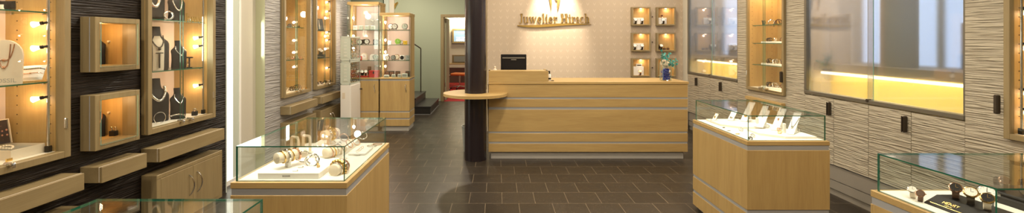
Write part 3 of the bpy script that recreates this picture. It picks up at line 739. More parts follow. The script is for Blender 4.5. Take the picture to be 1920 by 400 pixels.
# narrow white tower: two glazed drawers cases on a pedestal
TX0, TX1, TY0, TY1 = -2.385, -2.236, 6.9, 7.40
t = thing('storage_pedestal', 'white pedestal cabinet with small knob under the two white cases', 'pedestal', ((TX0+TX1)/2, 7.15, 0))
MB().box(TX0, TX1, TY0, TY1, .03, .808, .004).build('body', 'white', t)
MB().box(TX0+.01, TX1-.01, TY0+.01, TY1-.01, 0, .03).build('plinth', 'black', t)
MB().box(TX1, TX1+.008, TY0+.01, TY1-.01, .05, .795, .002).build('door', 'white', t)
MB().cyl((TX1+.008, TY1-.03, .70), (TX1+.03, TY1-.03, .70), .01).ball((TX1+.033, TY1-.03, .70), .014).build('knob', 'bronze', t)
MB().box(TX0+.03, TX0+.07, TY0-.003, TY0, .60, .69).build('label_plate', 'cream', t)
def tower(z0, z1, lab, colors):
    t = thing('white_display_case', lab, 'display case', ((TX0+TX1)/2, 7.15, z0))
    f = MB()
    for x in (TX0, TX1-.012):
        for y in (TY0, TY1-.012): f.box(x, x+.012, y, y+.012, z0, z1)
    f.box(TX0, TX1, TY0, TY1, z0, z0+.022, .002).box(TX0, TX1, TY0, TY1, z1-.022, z1, .002).box(TX0, TX0+.006, TY0+.01, TY1-.01, z0, z1)
    f.build('frame', 'pale', t)
    fp = MB().box(TX0+.012, TX1-.012, TY0+.002, TY0+.006, z0+.022, z1-.022).box(TX0+.045, TX1-.035, TY0-.003, TY0+.002, z0+.05, z1-.05, .002)
    for k in range(5): fp.box(TX0+.055, TX1-.05, TY0-.006, TY0-.003, z0+.08+k*.05, z0+.085+k*.05, m=1)
    fp.build('front_panel', ['pale', 'white'], t)
    MB().pane(TX1-.005, TX1-.001, TY0+.012, TY1-.012, z0+.022, z1-.022).build('glass_door', ['glass', 'edge_l'], t)
    MB().box(TX1, TX1+.01, TY1-.05, TY1-.03, z0+.12, z0+.16, .002).build('latch', 'chrome', t)
    n = 5; hh = (z1-z0-.05)/n
    for k in range(n):
        z = z0+.026+k*hh
        if k: MB().box(TX0+.008, TX1-.008, TY0+.014, TY1-.014, z-.004, z).build('inner_shelf', 'glass', t)
    return t, hh
def frames_row(z, n, mats_, lab):
    for k in range(n):
        y = TY0+.06+k*.085
        o = MB().box(TX1-.075, TX1-.02, y, y+.055, z+.001, z+.022, .006).box(TX1-.020, TX1-.018, y+.008, y+.047, z+.004, z+.018, m=1).build('jewellery_box', [mats_[k % len(mats_)], 'cream'])
        tag(o, ('nearest', 'second', 'middle', 'fourth', 'farthest')[k] + ' small box ' + lab, 'box', 'small boxes in the white cases')
for (z0, z1, nmz, cols) in ((1.175, 1.550, 'upper', [['leather', 'greyp'], ['greyp', 'white'], ['leather', 'rose'], ['greyp', 'leather'], ['red', 'green', 'cream']]), (.809, 1.170, 'lower', [['bronze', 'greyp'], ['leather', 'bronze'], ['greyp', 'leather'], ['leather', 'cream'], ['greyp', 'leather']])):
    t, hh = tower(z0, z1, nmz + ' white glazed display case stacked on the white pedestal cabinet', None)
    for k in range(5):
        frames_row(z0+.026+k*hh - (0 if k else .004), 5, cols[k], 'on shelf ' + ('one', 'two', 'three', 'four', 'five')[k] + ' from below in the ' + nmz + ' white case')
light('POINT', (-2.2, 7.15, 1.9), 2.0, (1, .9, .75), .05)

# ================================================================ stairs, railing, wall ornament
st = thing('stair_steps', 'two dark stone steps beside the shorter vitrine', 'steps', (-2.3, 9.7, 0))
MB().box(-3.05, -1.34, 9.1, 10.4, .0, .135, .003).box(-3.05, -1.33, 9.09, 10.41, .135, .165, .003).build('lower_step', 'stone', st)
MB().box(-3.05, -1.35, 9.095, 9.1, .0, .012).box(-1.34, -1.335, 9.1, 10.4, 0, .012).build('edge_trim', 'groove', st)
MB().box(-3.05, -1.64, 9.1, 10.4, .165, .30, .003).box(-3.05, -1.63, 9.09, 10.41, .30, .33, .003).build('upper_step', 'stone', st)
rg = thing('stair_railing', 'dark metal stair railing with a glass panel', 'railing', (-1.66, 10.2, .33))
yy = 10.2; xp = X_(789, yy)
MB().cyl((xp, yy, .331), (xp, yy, Z_(91, yy)), .012, n=10).build('post', 'bronze', rg)
MB().tube([(xp, yy, Z_(91, yy)), (X_(780, yy), yy, Z_(85, yy)), (X_(740, yy), yy, Z_(60, yy))], .014, 8).build('handrail', 'bronze', rg)
MB().prism([(xp-.03, Z_(172, yy)+.01), (xp-.03, Z_(95, yy)), (X_(780, yy), Z_(90, yy)), (X_(745, yy), Z_(68, yy)), (X_(745, yy), Z_(172, yy)+.01)], -.004, .004, T=basis((0, yy, 0), (1, 0, 0), (0, 0, 1))).build('glass_panel', 'glass', rg)
o = MB().tube([(X_(a, 11.06), 11.06, Z_(b, 11.06)) for a, b in ((737.5, 14), (741, 9), (746, 4))], [.05, .035, .012], 8).tube([(X_(a, 11.06), 11.06, Z_(b, 11.06)) for a, b in ((738, 9), (741, 9), (744, 7.5))], [.012, .03, .012], 8).cyl((X_(739, 11.08), 11.099, Z_(12, 11.08)), (X_(739, 11.08), 11.05, Z_(12, 11.08)), .02).build('branch_ornament', 'gold', smooth=True)
tag(o, 'small golden branch-shaped ornament high on the far wall', 'ornament')
struct('trim_5', MB().box(-2.75, -2.62, 11.02, 11.1, 0, 3), 'pale')

# ================================================================ far room beyond the doorway
Yb = 15.95
w = thing('lit_wall_screen', 'wood-framed lit blue screen on the wall beyond the doorway', 'screen', (X_(866, Yb), Yb, Z_(81, Yb)))
xa, xb_, za, zb_ = X_(848, Yb), X_(884, Yb), Z_(81, Yb), Z_(54, Yb)
MB().box(xa, xb_, Yb-.04, Yb, za, za+.06, .004).box(xa, xb_, Yb-.04, Yb, zb_-.06, zb_, .004).box(xa, xa+.06, Yb-.04, Yb, za+.06, zb_-.06, .004).box(xb_-.06, xb_, Yb-.04, Yb, za+.06, zb_-.06, .004).build('frame', 'khaki', w)
MB().box(xa+.06, xb_-.06, Yb-.02, Yb-.005, za+.06, zb_-.06).build('screen', 'screen', w)
m_ = MB()
for k in range(5): m_.box(xa+.15+k*.075, xa+.15+k*.075+.05, Yb-.023, Yb-.02, za+.075, za+.16+.02*(k % 2))
m_.box(xa+.14, xb_-.1, Yb-.023, Yb-.02, za+.19, za+.215)
m_.build('screen_picture', 'screenw', w)
light('AREA', (X_(866, Yb), Yb-.3, 2.3), 30, (1, .85, .55), .5, rot=(radians(60), 0, 0))
dk = thing('desk', 'wooden desk seen through the doorway', 'desk', (-.9, 14.7, 0))
MB().box(-1.9, -.2, 14.4, 15.05, .73, .76, .004).build('desk_top', 'woodx', dk)
for x in (-1.86, -.26):
    for y in (14.43, 15.0): MB().cyl((x+.02, y, 0), (x+.02, y, .73), .02, n=10).build('leg', 'chrome', dk)
MB().box(-1.48, -.25, 14.90, 14.93, .7605, 1.02, .004).box(-1.42, -.3, 14.885, 14.90, .79, .98, .004, m=1).box(-1.8, -.3, 14.95, 14.97, .10, .6, m=1).build('desk_screen', ['khaki', 'greyp'], dk)
def officechair(x, y, mt, lab, rz):
    t = thing('swivel_stool', lab, 'stool', (x, y, 0), rz)
    def L(mb, n, mm, p=t, sm=False): return mb.build(n, mm, p, smooth=sm, local=True)
    L(MB().box(-.24, .24, -.21, .21, .43, .50, .025), 'seat', mt)
    L(MB().cyl((0, 0, .1), (0, 0, .43), .022), 'gas_column', 'chrome')
    for k in range(5):
        a = 2*pi*k/5+.3
        g = L(MB().cyl((0, 0, .10), (.27*cos(a), .27*sin(a), .065), .018, .012, n=8), 'leg', 'chrome')
        L(MB().cyl((.27*cos(a)-.012, .27*sin(a), .03), (.27*cos(a)+.012, .27*sin(a), .03), .03, n=12), 'castor', 'black', g)
    return t
officechair(X_(862, 13.9), 13.9, 'orange', 'orange-seated swivel stool on red carpet beyond the doorway', 2.9)
officechair(X_(836, 13.4)-.12, 13.3, 'leather', 'brown swivel stool left of the orange one beyond the doorway', .3)
# ================================================================ floor-standing glass cases
HS = .781
def glasscase(x0, x1, y0, y1, label, stripes=True, glasstop=.957):
    t = thing('glass_display_case', label, 'display case', ((x0+x1)/2, (y0+y1)/2, 0))
    MB().box(x0+.004, x1-.004, y0+.004, y1-.004, .03, .752).build('carcass', 'groove', t)
    MB().box(x0+.035, x1-.035, y0+.035, y1-.035, 0, .03).build('kick', 'groove', t)
    for a, b in ((.032, .140), (.166, .277), (.302, .717)):
        MB().box(x0, x1, y0, y0+.012, a, b, .0015).box(x0, x1, y1-.012, y1, a, b, .0015).box(x0, x0+.012, y0+.0121, y1-.0121, a, b).box(x1-.012, x1, y0+.0121, y1-.0121, a, b).build('body_panel', 'wood', t)
    MB().box(x0, x1, y0, y1, .751, HS, .0015).build('top_board', 'woodx', t)
    i = .018
    MB().box(x0+i+.006, x1-i-.006, y0+i+.006, y1-i-.006, HS, HS+.003).build('liner', 'liner', t)
    g0, g1 = HS+.0005, glasstop
    p = .006; a0, a1, b0, b1 = x0+i, x1-i, y0+i, y1-i
    for q in ((a0, a1, b0, b0+p), (a0, a1, b1-p, b1), (a0, a0+p, b0+p, b1-p), (a1-p, a1, b0+p, b1-p)):
        MB().pane(*q, g0, g1-p).build('glass_side', ['glass', 'edge'], t)
    MB().pane(a0, a1, b0, b1, g1-p, g1).build('glass_top', ['glass', 'edge'], t)
    return t
LC = (-1.315, -.74, 2.234, 3.109); RC = (1.74, 2.317, 3.155, 4.03)
glasscase(*LC, 'glass-topped beech display case full of bracelets, left of the aisle')
glasscase(*RC, 'glass-topped beech display case with white cards, right of the aisle')
glasscase(1.7525, 2.63, 1.587, 2.128, 'glass-topped beech case with watches at bottom right')
glasscase(-1.34, -.757, .64, 1.518, 'glass-topped case at bottom left, only its green-edged top visible')
zl = HS+.0032      # top of the liners

# ---------------------------------------------------------------- item makers
def ringpts(c, r, n=24, nrm='y', sq=1.0, tilt=0, rz=0):
    T = Matrix.Translation(c) @ Matrix.Rotation(rz, 4, 'Z') @ Matrix.Rotation(tilt, 4, 'X')
    o = []
    for k in range(n):
        a = 2*pi*k/n; v = Vector((r*cos(a), 0, r*sin(a)*sq)) if nrm == 'y' else Vector((r*cos(a), r*sin(a)*sq, 0))
        o.append(T @ v)
    return o
def bangle(name, c, r, w, mt, lab, cat='bracelet', group=None, tilt=0, rz=0, sq=1, nrm='y', extra=None):
    mb = MB().tube(ringpts(c, r, 28, nrm, sq, tilt, rz), w, 8, closed=True)
    if extra:
        for k in range(0, 28, 28//extra):
            p = ringpts(c, r, 28, nrm, sq, tilt, rz)[k]; mb.ball(p, w*1.7, n=8)
    o = mb.build(name, mt, smooth=True)
    return tag(o, lab, cat, group)
def watch_proto(strap, case, dial):
    """wrist watch standing as a closed loop, dial towards -Y tilted up"""
    def make(loc, rz, lab, sc=1, group=None):
        t = thing('wrist_watch', lab, 'watch', loc, rz, group)
        N = 20; rings = []; R_ = .027*sc
        for k in range(N):
            a = 2*pi*k/N + pi/2; wd = (.009+.002*abs(cos(a/2)))*sc
            y, z = R_*1.0*cos(a), .029*sc + R_*sin(a)
            yo, zo = (R_+.003*sc)*cos(a), .029*sc + (R_+.003*sc)*sin(a)
            rings.append([(-wd, y, z), (wd, y, z), (wd, yo, zo), (-wd, yo, zo)])
        t2 = bmesh.new(); R2 = [[t2.verts.new(p) for p in r] for r in rings]
        for k in range(N):
            A, B = R2[k], R2[(k+1) % N]
            for j in range(4): t2.faces.new((A[j], A[(j+1) % 4], B[(j+1) % 4], B[j]))
        bmesh.ops.recalc_face_normals(t2, faces=t2.faces)
        mb = MB(); mb.bm.free(); mb.bm = t2; mb.build('strap', strap, t, local=True)
        T = Matrix.Translation((0, -.020*sc, .047*sc)) @ Matrix.Rotation(radians(50), 4, 'X') @ Matrix.Scale(sc, 4)
        cs = MB().lathe([(.017, -.004), (.0205, -.002), (.0205, .004), (.017, .0062), (.0165, .0045)], 24, T=T).cyl((.020, 0, .001), (.025, 0, .001), .003, n=8, T=T).build('case', case, t, smooth=True, local=True)
        MB().cyl((0, 0, .0044), (0, 0, .0052), .0165, n=24, T=T).build('dial', dial, cs, local=True)
        h = MB().box(-.0006, .0006, 0, .012, .0054, .0060, T=T).box(0, .008, -.0006, .0006, .0054, .0060, T=T)
        for k in range(12): h.box(.0135*cos(k*pi/6)-.0006, .0135*cos(k*pi/6)+.0006, .0135*sin(k*pi/6)-.0006, .0135*sin(k*pi/6)+.0006, .0053, .0057, T=T)
        h.build('hands', 'gold' if dial == 'black' else 'bronze', cs, local=True)
        return t
    return make
def bust(loc, h, rz, mt, lab, lean=.0, front=None):
    """neck bust facing local +X"""
    t = thing('necklace_bust', lab, 'display bust', loc, rz)
    prof = [(0, .24, .10, .0), (.05, .25, .11, .0), (.30, .245, .10, .02), (.50, .25, .10, .02), (.60, .26, .105, .0), (.66, .24, .10, -.02), (.72, .17, .085, -.03), (.78, .115, .08, -.04), (.86, .10, .08, -.05), (.97, .10, .085, -.07), (1.0, .095, .08, -.07)]
    rings = []
    for z, wy, wx, ox in prof:
        rings.append([((ox+wx*cos(2*pi*k/20)+lean*z)*h, wy*sin(2*pi*k/20)*h, z*h) for k in range(20)])
    MB().loft(rings).build('body', mt, t, smooth=True, local=True)
    if front:
        fr = [[((r[k][0]+.004), r[k][1]*.72, r[k][2]) for k in (17, 18, 19, 0, 1, 2, 3)] + [((r[k][0]+.001), r[k][1]*.72, r[k][2]) for k in (3, 2, 1, 0, 19, 18, 17)] for r in rings[:8]]
        MB().loft(fr).build('front_cloth', front, t, smooth=True, local=True)
    return t
def necklace(loc, h, rz, mt, lab, r=.003, drop=.45, beads=0, pend=None, wide=.17):
    pts = []
    T = Matrix.Translation(loc) @ Matrix.Rotation(rz, 4, 'Z')
    n = 22
    for k in range(n+1):
        u = -1+2*k/n
        z = (.80 - (1-abs(u)**1.7)*(.80-drop))*h
        y = wide*h*math.copysign(abs(u)**.8, u)*(1 if abs(u) < .75 else 1-(abs(u)-.75)*1.1)
        x = (.155 - .13*abs(u)**1.5)*h if abs(u) < .9 else .05*h
        pts.append(T @ Vector((x, y, z)))
    mb = MB()
    if beads:
        for i, p in enumerate(pts): mb.ball(p, beads, n=8)
        for a, b in zip(pts, pts[1:]): mb.ball(a.lerp(b, .5), beads*.8, n=8)
    else: mb.tube(pts, r, 6)
    if pend:
        p = pts[n//2]; mb.ball(p-Vector((0, 0, pend)), pend, n=10)
    return tag(mb.build('necklace', mt, smooth=True), lab, 'necklace')
def cardstand(loc, rz, w, h, lab, lean=25, mt='paper', foot=True):
    t = thing('display_card', lab, 'display card', loc, rz)
    T = Matrix.Rotation(radians(-lean), 4, 'X')
    MB().box(-w/2, w/2, -.002, .002, .001, h, .0008, T=T).build('card', mt, t, local=True)
    MB().box(-w*.3, w*.3, .0, .05+h*.12, 0, .002).box(-w*.12, w*.12, -.001, .001, 0, h*.62, T=Matrix.Translation((0, .05+h*.12, .001)) @ Matrix.Rotation(radians(18), 4, 'X')).build('easel_back', mt, t, local=True)
    return t
def oncard(loc, rz, h, lean, u, fn, name, mt, lab, cat):
    T = Matrix.Translation(loc) @ Matrix.Rotation(rz, 4, 'Z') @ Matrix.Rotation(radians(-lean), 4, 'X') @ Matrix.Translation((0, -.0035, h*u))
    mb = MB(); fn(mb, T); return tag(mb.build(name, mt, smooth=True), lab, cat)
def pendant(mb, T):
    mb.tube([(-.014, 0, .05), (-.010, -.002, .02), (0, -.003, 0), (.010, -.002, .02), (.014, 0, .05)], .0012, 6, T=T).ball((0, -.004, -.007), .007, T=T, n=10).ball((0, -.004, -.018), .0045, T=T, n=8)
def necklacev(mb, T):
    mb.tube([(-.022, 0, .06), (-.018, -.002, .02), (-.006, -.003, -.03), (.004, -.003, -.045), (.012, -.002, -.02), (.022, 0, .06)], .0022, 6, T=T).ball((0, -.004, -.05), .009, T=T, n=10)
def brooch(mb, T):
    for k in range(6): mb.ball((.009*cos(k*pi/3), -.003, .009*sin(k*pi/3)), .0045, T=T, n=8)
    mb.ball((0, -.004, 0), .006, T=T, n=8)
def tangle(c, r, w, mt, lab, n=3, seed=1, name='bracelet', cat='bracelet'):
    rnd = random.Random(seed); mb = MB()
    for k in range(n): mb.tube(ringpts((c[0]+rnd.uniform(-r, r)*.35, c[1]+rnd.uniform(-r, r)*.35, c[2]+r*.75), r*rnd.uniform(.7, 1), 22, 'y', 1, rnd.uniform(-.5, .5), rnd.uniform(-1.2, 1.2)), w, 6, closed=True)
    return tag(mb.build(name, mt, smooth=True), lab, cat)

# ---------------------------------------------------------------- left glass case
x0, x1, y0, y1 = LC
tr = thing('display_tray', 'white raised tray at the front of the left glass case with small lettering', 'tray', (-1.05, 2.40, zl))
fy = onz(0, 336, zl)[1]
ta = onz(483, 336, zl); tb = onz(598, 336, zl)
MB().box(ta[0], tb[0], fy, fy+.30, zl, zl+.030, .002).build('tray_body', 'white', tr)
text('DUNKER', .0100, .0003, 'lettering', 'bronze', tr, basis(((ta[0]+tb[0])/2-.01, fy-.0004, zl+.011), (1, 0, 0), (0, 0, 1)))
tr2 = thing('display_tray', 'long white raised tray at the back of the left glass case', 'tray', (-1.05, 2.85, zl))
b0 = onz(560, 300, zl)[1]
MB().box(-1.18, -.93, fy+.33, 3.06, zl, zl+.034, .002).build('tray_body', 'white', tr2)
o = MB().box(-.905, -.80, fy+.47, fy+.64, zl, zl+.012, .002).build('ring_pad', 'white'); tag(o, 'small white ring pad along right side of left glass case', 'pad')
zt_ = zl+.0305
def roll(pf, Yf, z, rad, ln, rz, lab, legh=0):
    """fabric bracelet roll; axis along local Y starting at front"""
    x = X_(pf[0], Yf); zc = Z_(pf[1], Yf)
    t = thing('bracelet_roll', lab, 'bracelet roll', (x, Yf, z), rz)
    zc -= z
    MB().lathe([(rad*.8, 0), (rad, .004), (rad, ln-.004), (rad*.8, ln)], 24, T=Matrix.Translation((0, 0, zc)) @ Matrix.Rotation(-pi/2, 4, 'X')).build('cushion', 'cream', t, smooth=True, local=True)
    h = zc-rad
    if h > .01: MB().box(-.014, .014, ln*.35, ln*.35+.02, 0, zc-rad*.7, .002).build('stand', 'white', t, local=True)
    return t, x, zc+z
def onroll(x, Y, zc, rz, d, rad, w, mt, lab, tilt=0, extra=None, group=None, sq=1):
    c = (x - sin(rz)*d, Y + cos(rz)*d, zc)
    return bangle('bracelet', c, rad+w*.9, w, mt, lab, 'bracelet', group, tilt=tilt, rz=rz, extra=extra)
rz = -.55
t, x, zc = roll((517, 298), 2.335, zt_, .028, .17, rz, 'raised cream bracelet roll with gold bracelets, front left of left glass case')
for d, w, m_, l in ((.035, .0035, 'gold', 'thin gold bracelet nearest the open end of the raised front roll'), (.060, .006, 'silver', 'thick silver bracelet in the middle of the raised front roll'), (.085, .0035, 'gold', 'second gold bracelet on the raised front roll'), (.12, .0055, 'rose', 'rose gold bracelet at the rear of the raised front roll')):
    onroll(x, 2.335, zc, rz, d, .028, w, m_, l, tilt=.15)
t, x, zc = roll((625, 321), 2.33, zl, .030, .12, -.18, 'cream bracelet roll at the front right corner of left glass case')
for d, w, m_, l, e in ((.03, .004, 'silver', 'thin silver bracelet on front right corner roll', None), (.05, .008, 'gold', 'broad gold link bracelet on front right corner roll', 14), (.075, .005, 'silver', 'middle silver bead bracelet on front right corner roll', 14), (.10, .004, 'rose', 'rose bracelet at rear of front right corner roll', None)):
    onroll(x, 2.33, zc, -.18, d, .030, w, m_, l, tilt=.1, extra=e)
t, x, zc = roll((609, 288), 2.56, zt_+.004, .028, .14, -.5, 'cream bracelet roll in the middle of left glass case')
for d, w, m_, l in ((.035, .003, 'rose', 'slim rose gold bracelet on middle roll'), (.055, .003, 'gold', 'slim gold bracelet on middle roll'), (.075, .003, 'silver', 'slim silver bracelet on middle roll'), (.10, .005, 'silver', 'wider silver bracelet at rear of middle roll')):
    onroll(x, 2.56, zc, -.5, d, .028, w, m_, l, tilt=.2)
t, x, zc = roll((605, 255), 2.86, zt_+.004, .03, .12, -.5, 'raised cream bracelet roll at the back of left glass case')
for d, w, m_, l in ((.04, .005, 'silver', 'silver bracelet on the raised back roll'), (.065, .006, 'gold', 'gold bracelet on the raised back roll'), (.09, .005, 'rose', 'rose bracelet on the raised back roll')):
    onroll(x, 2.86, zc, -.5, d, .03, w, m_, l, extra=14 if m_ == 'gold' else None)
# U-shaped white bangle stands
for k, (pa, Y, l) in enumerate((((553, 283), 2.66, 'left square white bangle hoop stand in left glass case'), ((575, 283), 2.70, 'right square white bangle hoop stand in left glass case'))):
    x = X_(pa[0], Y); z = zt_+.005
    T = Matrix.Translation((x, Y, z)) @ Matrix.Rotation(-.5, 4, 'Z')
    w_, h_ = .030, .095
    pts = [(-w_, 0, 0), (-w_, 0, h_*.85), (-w_*.8, 0, h_), (w_*.8, 0, h_), (w_, 0, h_*.85), (w_, 0, 0)]
    mb = MB().tube(pts, .008, 8, T=T).box(-w_-.01, w_+.01, -.018, .018, -.004, .003, .001, T=T)
    tag(mb.build('hoop_stand', 'cream'), l, 'stand')
# big knotted bangle and others
def knot(c, r, mt, lab, w=.004, tw=2):
    mb = MB(); P = []
    for k in range(90):
        a = 2*pi*k/90; rr = r*(1+.28*cos(tw*1.5*2*a/2*1))
        P.append((c[0]+(r*cos(2*a)+.30*r*cos(5*a)), c[1]+.35*r*sin(3*a), c[2]+(r*sin(2*a)+.30*r*sin(5*a))))
    mb.tube(P, w, 6, closed=True); return tag(mb.build('bangle', mt, smooth=True), lab, 'bangle')
k1 = (X_(585, 2.42), 2.42, Z_(301, 2.42)); knot(k1, .029, 'silver', 'large knotted silver bangle standing at the front of left glass case', .0045)
bangle('bangle', (X_(569, 2.44), 2.44, Z_(294, 2.44)), .030, .0035, 'silver', 'round silver bangle leaning beside the large knotted bangle', 'bangle', tilt=.15, rz=.5)
o = tangle((X_(597, 2.39), 2.39, zt_), .012, .0018, 'gold', 'small gold charm bracelet lying at right of the knotted bangle', 3, 4)
for k, (px, py, m_, l) in enumerate(((640, 280, 'silver', 'thin silver hoop leaning near the right pane of left case'), (655, 262, 'rose', 'rose gold hoop beside back roll in left case'), (668, 256, 'rose', 'second rose gold hoop toward right back of left case'), (632, 262, 'silver', 'tall silver hoop left of the rose hoops in left case'), (645, 250, 'rose', 'copper hoop standing on back tray of left case'), (680, 248, 'silver', 'farthest silver hoop near back pane of left case'))):
    Y = 2.72+.06*k
    bangle('bangle', (X_(px, Y), Y, zl+.034+.031), .028, .0028, m_, l, 'bangle', tilt=.4, rz=-.8+.2*k)
# rings in a row on the pad
for k, l in enumerate(('nearest', 'second', 'third', 'fourth')):
    c = (-.855, fy+.49+.035*k, zl+.012+.006)
    bangle('ring', (c[0]-.02*0, c[1], c[2]+.001), .007, .0014, 'rose' if k % 2 else 'silver', l+' small ring on the white ring pad in left case', 'ring', rz=.4)
for k, (px, py, m_, l) in enumerate(((697, 275, 'silver', 'open silver choker lying near right side of left case'), (712, 268, 'rose', 'coiled rose necklace lying in back right corner of left case'), (686, 283, 'gold', 'small gold bracelet lying beside the ring pad'), (670, 292, 'silver', 'small silver chain lying right of the middle roll'))):
    x, Y, z = onz(px, py, zl)
    x = min(x, -.795)
    bangle('necklace' if k < 2 else 'bracelet', (x, min(Y, 3.04), z+.003), .030 if k < 2 else .018, .0026, m_, l, 'necklace' if k < 2 else 'bracelet', nrm='z', sq=.8)
    if k == 1: pass
o = MB().tube([onz(628, 300, zl+.003), onz(640, 305, zl+.003), onz(634, 309, zl+.003)], .0016, 6); tag(o.build('chain', 'gold', smooth=True), 'tiny gold chain lying between the two right rolls', 'chain')
for k, (px, py, l) in enumerate(((553, 322, 'pair of tiny silver earrings on the front tray, left of the bangle'), (563, 315, 'tiny silver pendant on the front tray behind the earrings'))):
    x, Y, z = onz(px, py, zt_); o = MB().tube([(x-.012, Y, z+.002), (x-.004, Y-.006, z+.002), (x+.006, Y-.002, z+.002), (x+.012, Y+.004, z+.002)], .0016, 6).ball((x+.012, Y+.004, z+.004), .004, n=8); tag(o.build('earring', 'silver', smooth=True), l, 'earring')

# ---------------------------------------------------------------- right glass case
def lshape(x0, x1, y0, y1, cut, lab):
    t = thing('display_tray', lab, 'tray', ((x0+x1)/2, (y0+y1)/2, zl))
    MB().prism([(x0+cut, y0), (x1, y0), (x1, y1), (x0, y1), (x0, y0+cut)], 0, .016, T=Matrix.Translation((0, 0, zl))).build('tray_body', 'liner', t)
lshape(1.93, 2.27, 3.22, 3.50, .12, 'low cream tray with clipped corner at front of right glass case')
lshape(1.82, 2.10, 3.58, 3.95, .12, 'low cream tray with clipped corner at back of right glass case')
zr = zl+.0165
cards = [((1338, 226), 3.86, zr, .028, .085, 'smallest white card at back left of right glass case', 'gold', pendant, 'gold pendant on the smallest white card', 'pendant'),
 ((1369, 225), 3.86, zr, .045, .12, 'short white card behind left corner of right glass case', 'silver', brooch, 'silver brooch on the short white card', 'brooch'),
 ((1394, 224), 3.82, zr, .052, .245, 'tall white leaning card nearest the corner pane of right case', 'gold', brooch, 'round gold brooch at the foot of the tall corner card', 'brooch'),
 ((1422, 238), 3.56, zr, .066, .25, 'wide stepped white card, second tall card from the corner pane', 'silver', pendant, 'silver earrings on the wide stepped white card', 'earrings'),
 ((1452, 246), 3.43, zr, .052, .25, 'tall white leaning card in the middle of the front tray', 'rose', pendant, 'rose pendant on the middle leaning card', 'pendant'),
 ((1481, 254), 3.285, zr, .048, .235, 'tall white leaning card at right of the front tray', 'silver', necklacev, 'silver necklace draped over the rightmost leaning card', 'necklace')]
for i_, (p, Y, z, w_, h_, l, jm, fn, jl, jc) in enumerate(cards):
    x = X_(p[0], Y); rz = -.84; ang = 55
    t = thing('display_card', l, 'display card', (x, Y, z), rz)
    Tl = Matrix.Translation((0, 0, .003)) @ Matrix.Rotation(radians(-ang), 4, 'X')
    cm = MB().box(-w_/2, w_/2, -.002, .002, 0, h_ if i_ != 3 else h_*.8, .0008, T=Tl)
    if i_ == 3: cm.box(-w_/2, w_*.15, -.002, .002, h_*.8, h_, T=Tl)
    cm.build('card', 'paper', t, local=True)
    hy, hz = h_*.8*sin(radians(ang)), h_*.8*cos(radians(ang))
    MB().box(-w_*.12, w_*.12, hy-.003, hy, 0, hz-.001).box(-w_/3, w_/3, 0, hy, 0, .002).build('easel_back', 'paper', t, local=True)
    u = .5 if fn is not brooch else .25
    Tw = Matrix.Translation((x, Y, z)) @ Matrix.Rotation(rz, 4, 'Z') @ Tl @ Matrix.Translation((0, -.004, h_*u))
    mb = MB(); fn(mb, Tw); tag(mb.build(jc, jm, smooth=True), jl, jc)
for k, (px, py, m_, r, l, ty) in enumerate(((1334, 229, 'gold', .012, 'gold ring cluster at far left of right glass case', 't'), (1357, 240, 'bronze', .012, 'dark bracelet lying near left edge of right case', 'f'), (1366, 246, 'silver', .014, 'thin silver bracelet lying left of the corner pane', 'f'), (1383, 252, 'gold', .018, 'open gold bracelet lying flat near corner pane', 'f'), (1390, 246, 'silver', .018, 'tangled silver bracelet behind the flat gold one', 't'), (1412, 258, 'silver', .016, 'silver chain bracelet just right of the corner pane', 't'), (1405, 262, 'bronze', .012, 'dark beaded bracelet right under the corner pane', 't'))):
    x, Y, z = onz(px, py, zl); x = max(x, 1.79)
    if ty == 't': tangle((x, Y, z), r, .0017, m_, l, 4, k+9)
    else: bangle('bracelet', (x, Y, z+.002), r, .0018, m_, l, nrm='z', sq=.6, rz=.5)
for k, (px, py, m_, l) in enumerate(((1439, 240, 'silver', 'silver bracelet stand item left on the front tray'), (1460, 246, 'rose', 'rose flower bracelet in the centre of the front tray'), (1462, 251, 'gold', 'gold bracelet at the front edge of the front tray'), (1500, 248, 'silver', 'grey chain bracelet right of the rightmost card'), (1471, 241, 'gold', 'gold ring holder piece beside the white block'))):
    x, Y, z = onz(px, py, zr); tangle((x, Y, z), .015, .0018, m_, l, 3, k+30)
for px, py, l in ((1472, 250, 'small upright white block on the front tray of right case'), (1421, 238, 'small upright white block beside the wide stepped card')):
    x, Y, z = onz(px, py, zr); tag(MB().box(x-.008, x+.008, Y, Y+.02, z, z+.07, .002).build('display_block', 'paper'), l, 'block')

# ---------------------------------------------------------------- bottom right case
t = thing('watch_stand', 'black wedge-shaped watch stand lettered HENRY in gold', 'watch stand', (1.90, 1.8, zl))
T = Matrix(((0, 1, 0, 1.832), (-1, 0, 0, 1.945), (0, 0, 1, zl), (0, 0, 0, 1)))
Lw, Dw, Hw, Sw = .31, .15, .036, .055
Tp = T @ Matrix(((0, 0, 1, 0), (1, 0, 0, 0), (0, 1, 0, 0), (0, 0, 0, 1)))
MB().prism([(0, 0), (Dw, 0), (Dw, Hw), (Sw, Hw), (.0, .004)], 0, Lw, T=Tp).build('wedge_body', 'velvet', t)
sl = Vector((0, Sw, Hw-.004)).normalized(); sl3 = T.to_3x3() @ sl; ux3 = T.to_3x3() @ Vector((1, 0, 0)); nn = ux3.cross(sl3).normalized()
on = lambda u, f: T @ Vector((u, Sw*f, .004+(Hw-.004)*f))
text('HENRY', .021, .0004, 'lettering', 'gold', t, basis(tuple(on(.085, .45)+nn*.0008), tuple(ux3), tuple(sl3)))
MB().box(0, Lw, -.0012, .0012, -.0003, .0006, T=basis(tuple(on(0, .20)+nn*.0006), tuple(ux3), tuple(sl3))).build('gold_line', 'gold', t)
MB().box(.07, .10, -.0008, .0008, -.0003, .0006, T=basis(tuple(on(0, .34)+nn*.0006), tuple(ux3), tuple(sl3))).build('small_line', 'gold', t)
def flatwatch(loc, rz, strap, case, dial, lab, sc=1.0): return watch_proto(strap, case, dial)(loc, rz, lab, sc)
top = lambda u, v: tuple(T @ Vector((u, v, Hw+.0005)))
flatwatch((1.845, 2.01, zl), -.9, 'cream', 'silver', 'liner', 'cream-dialled watch at far left of bottom right case', .85)
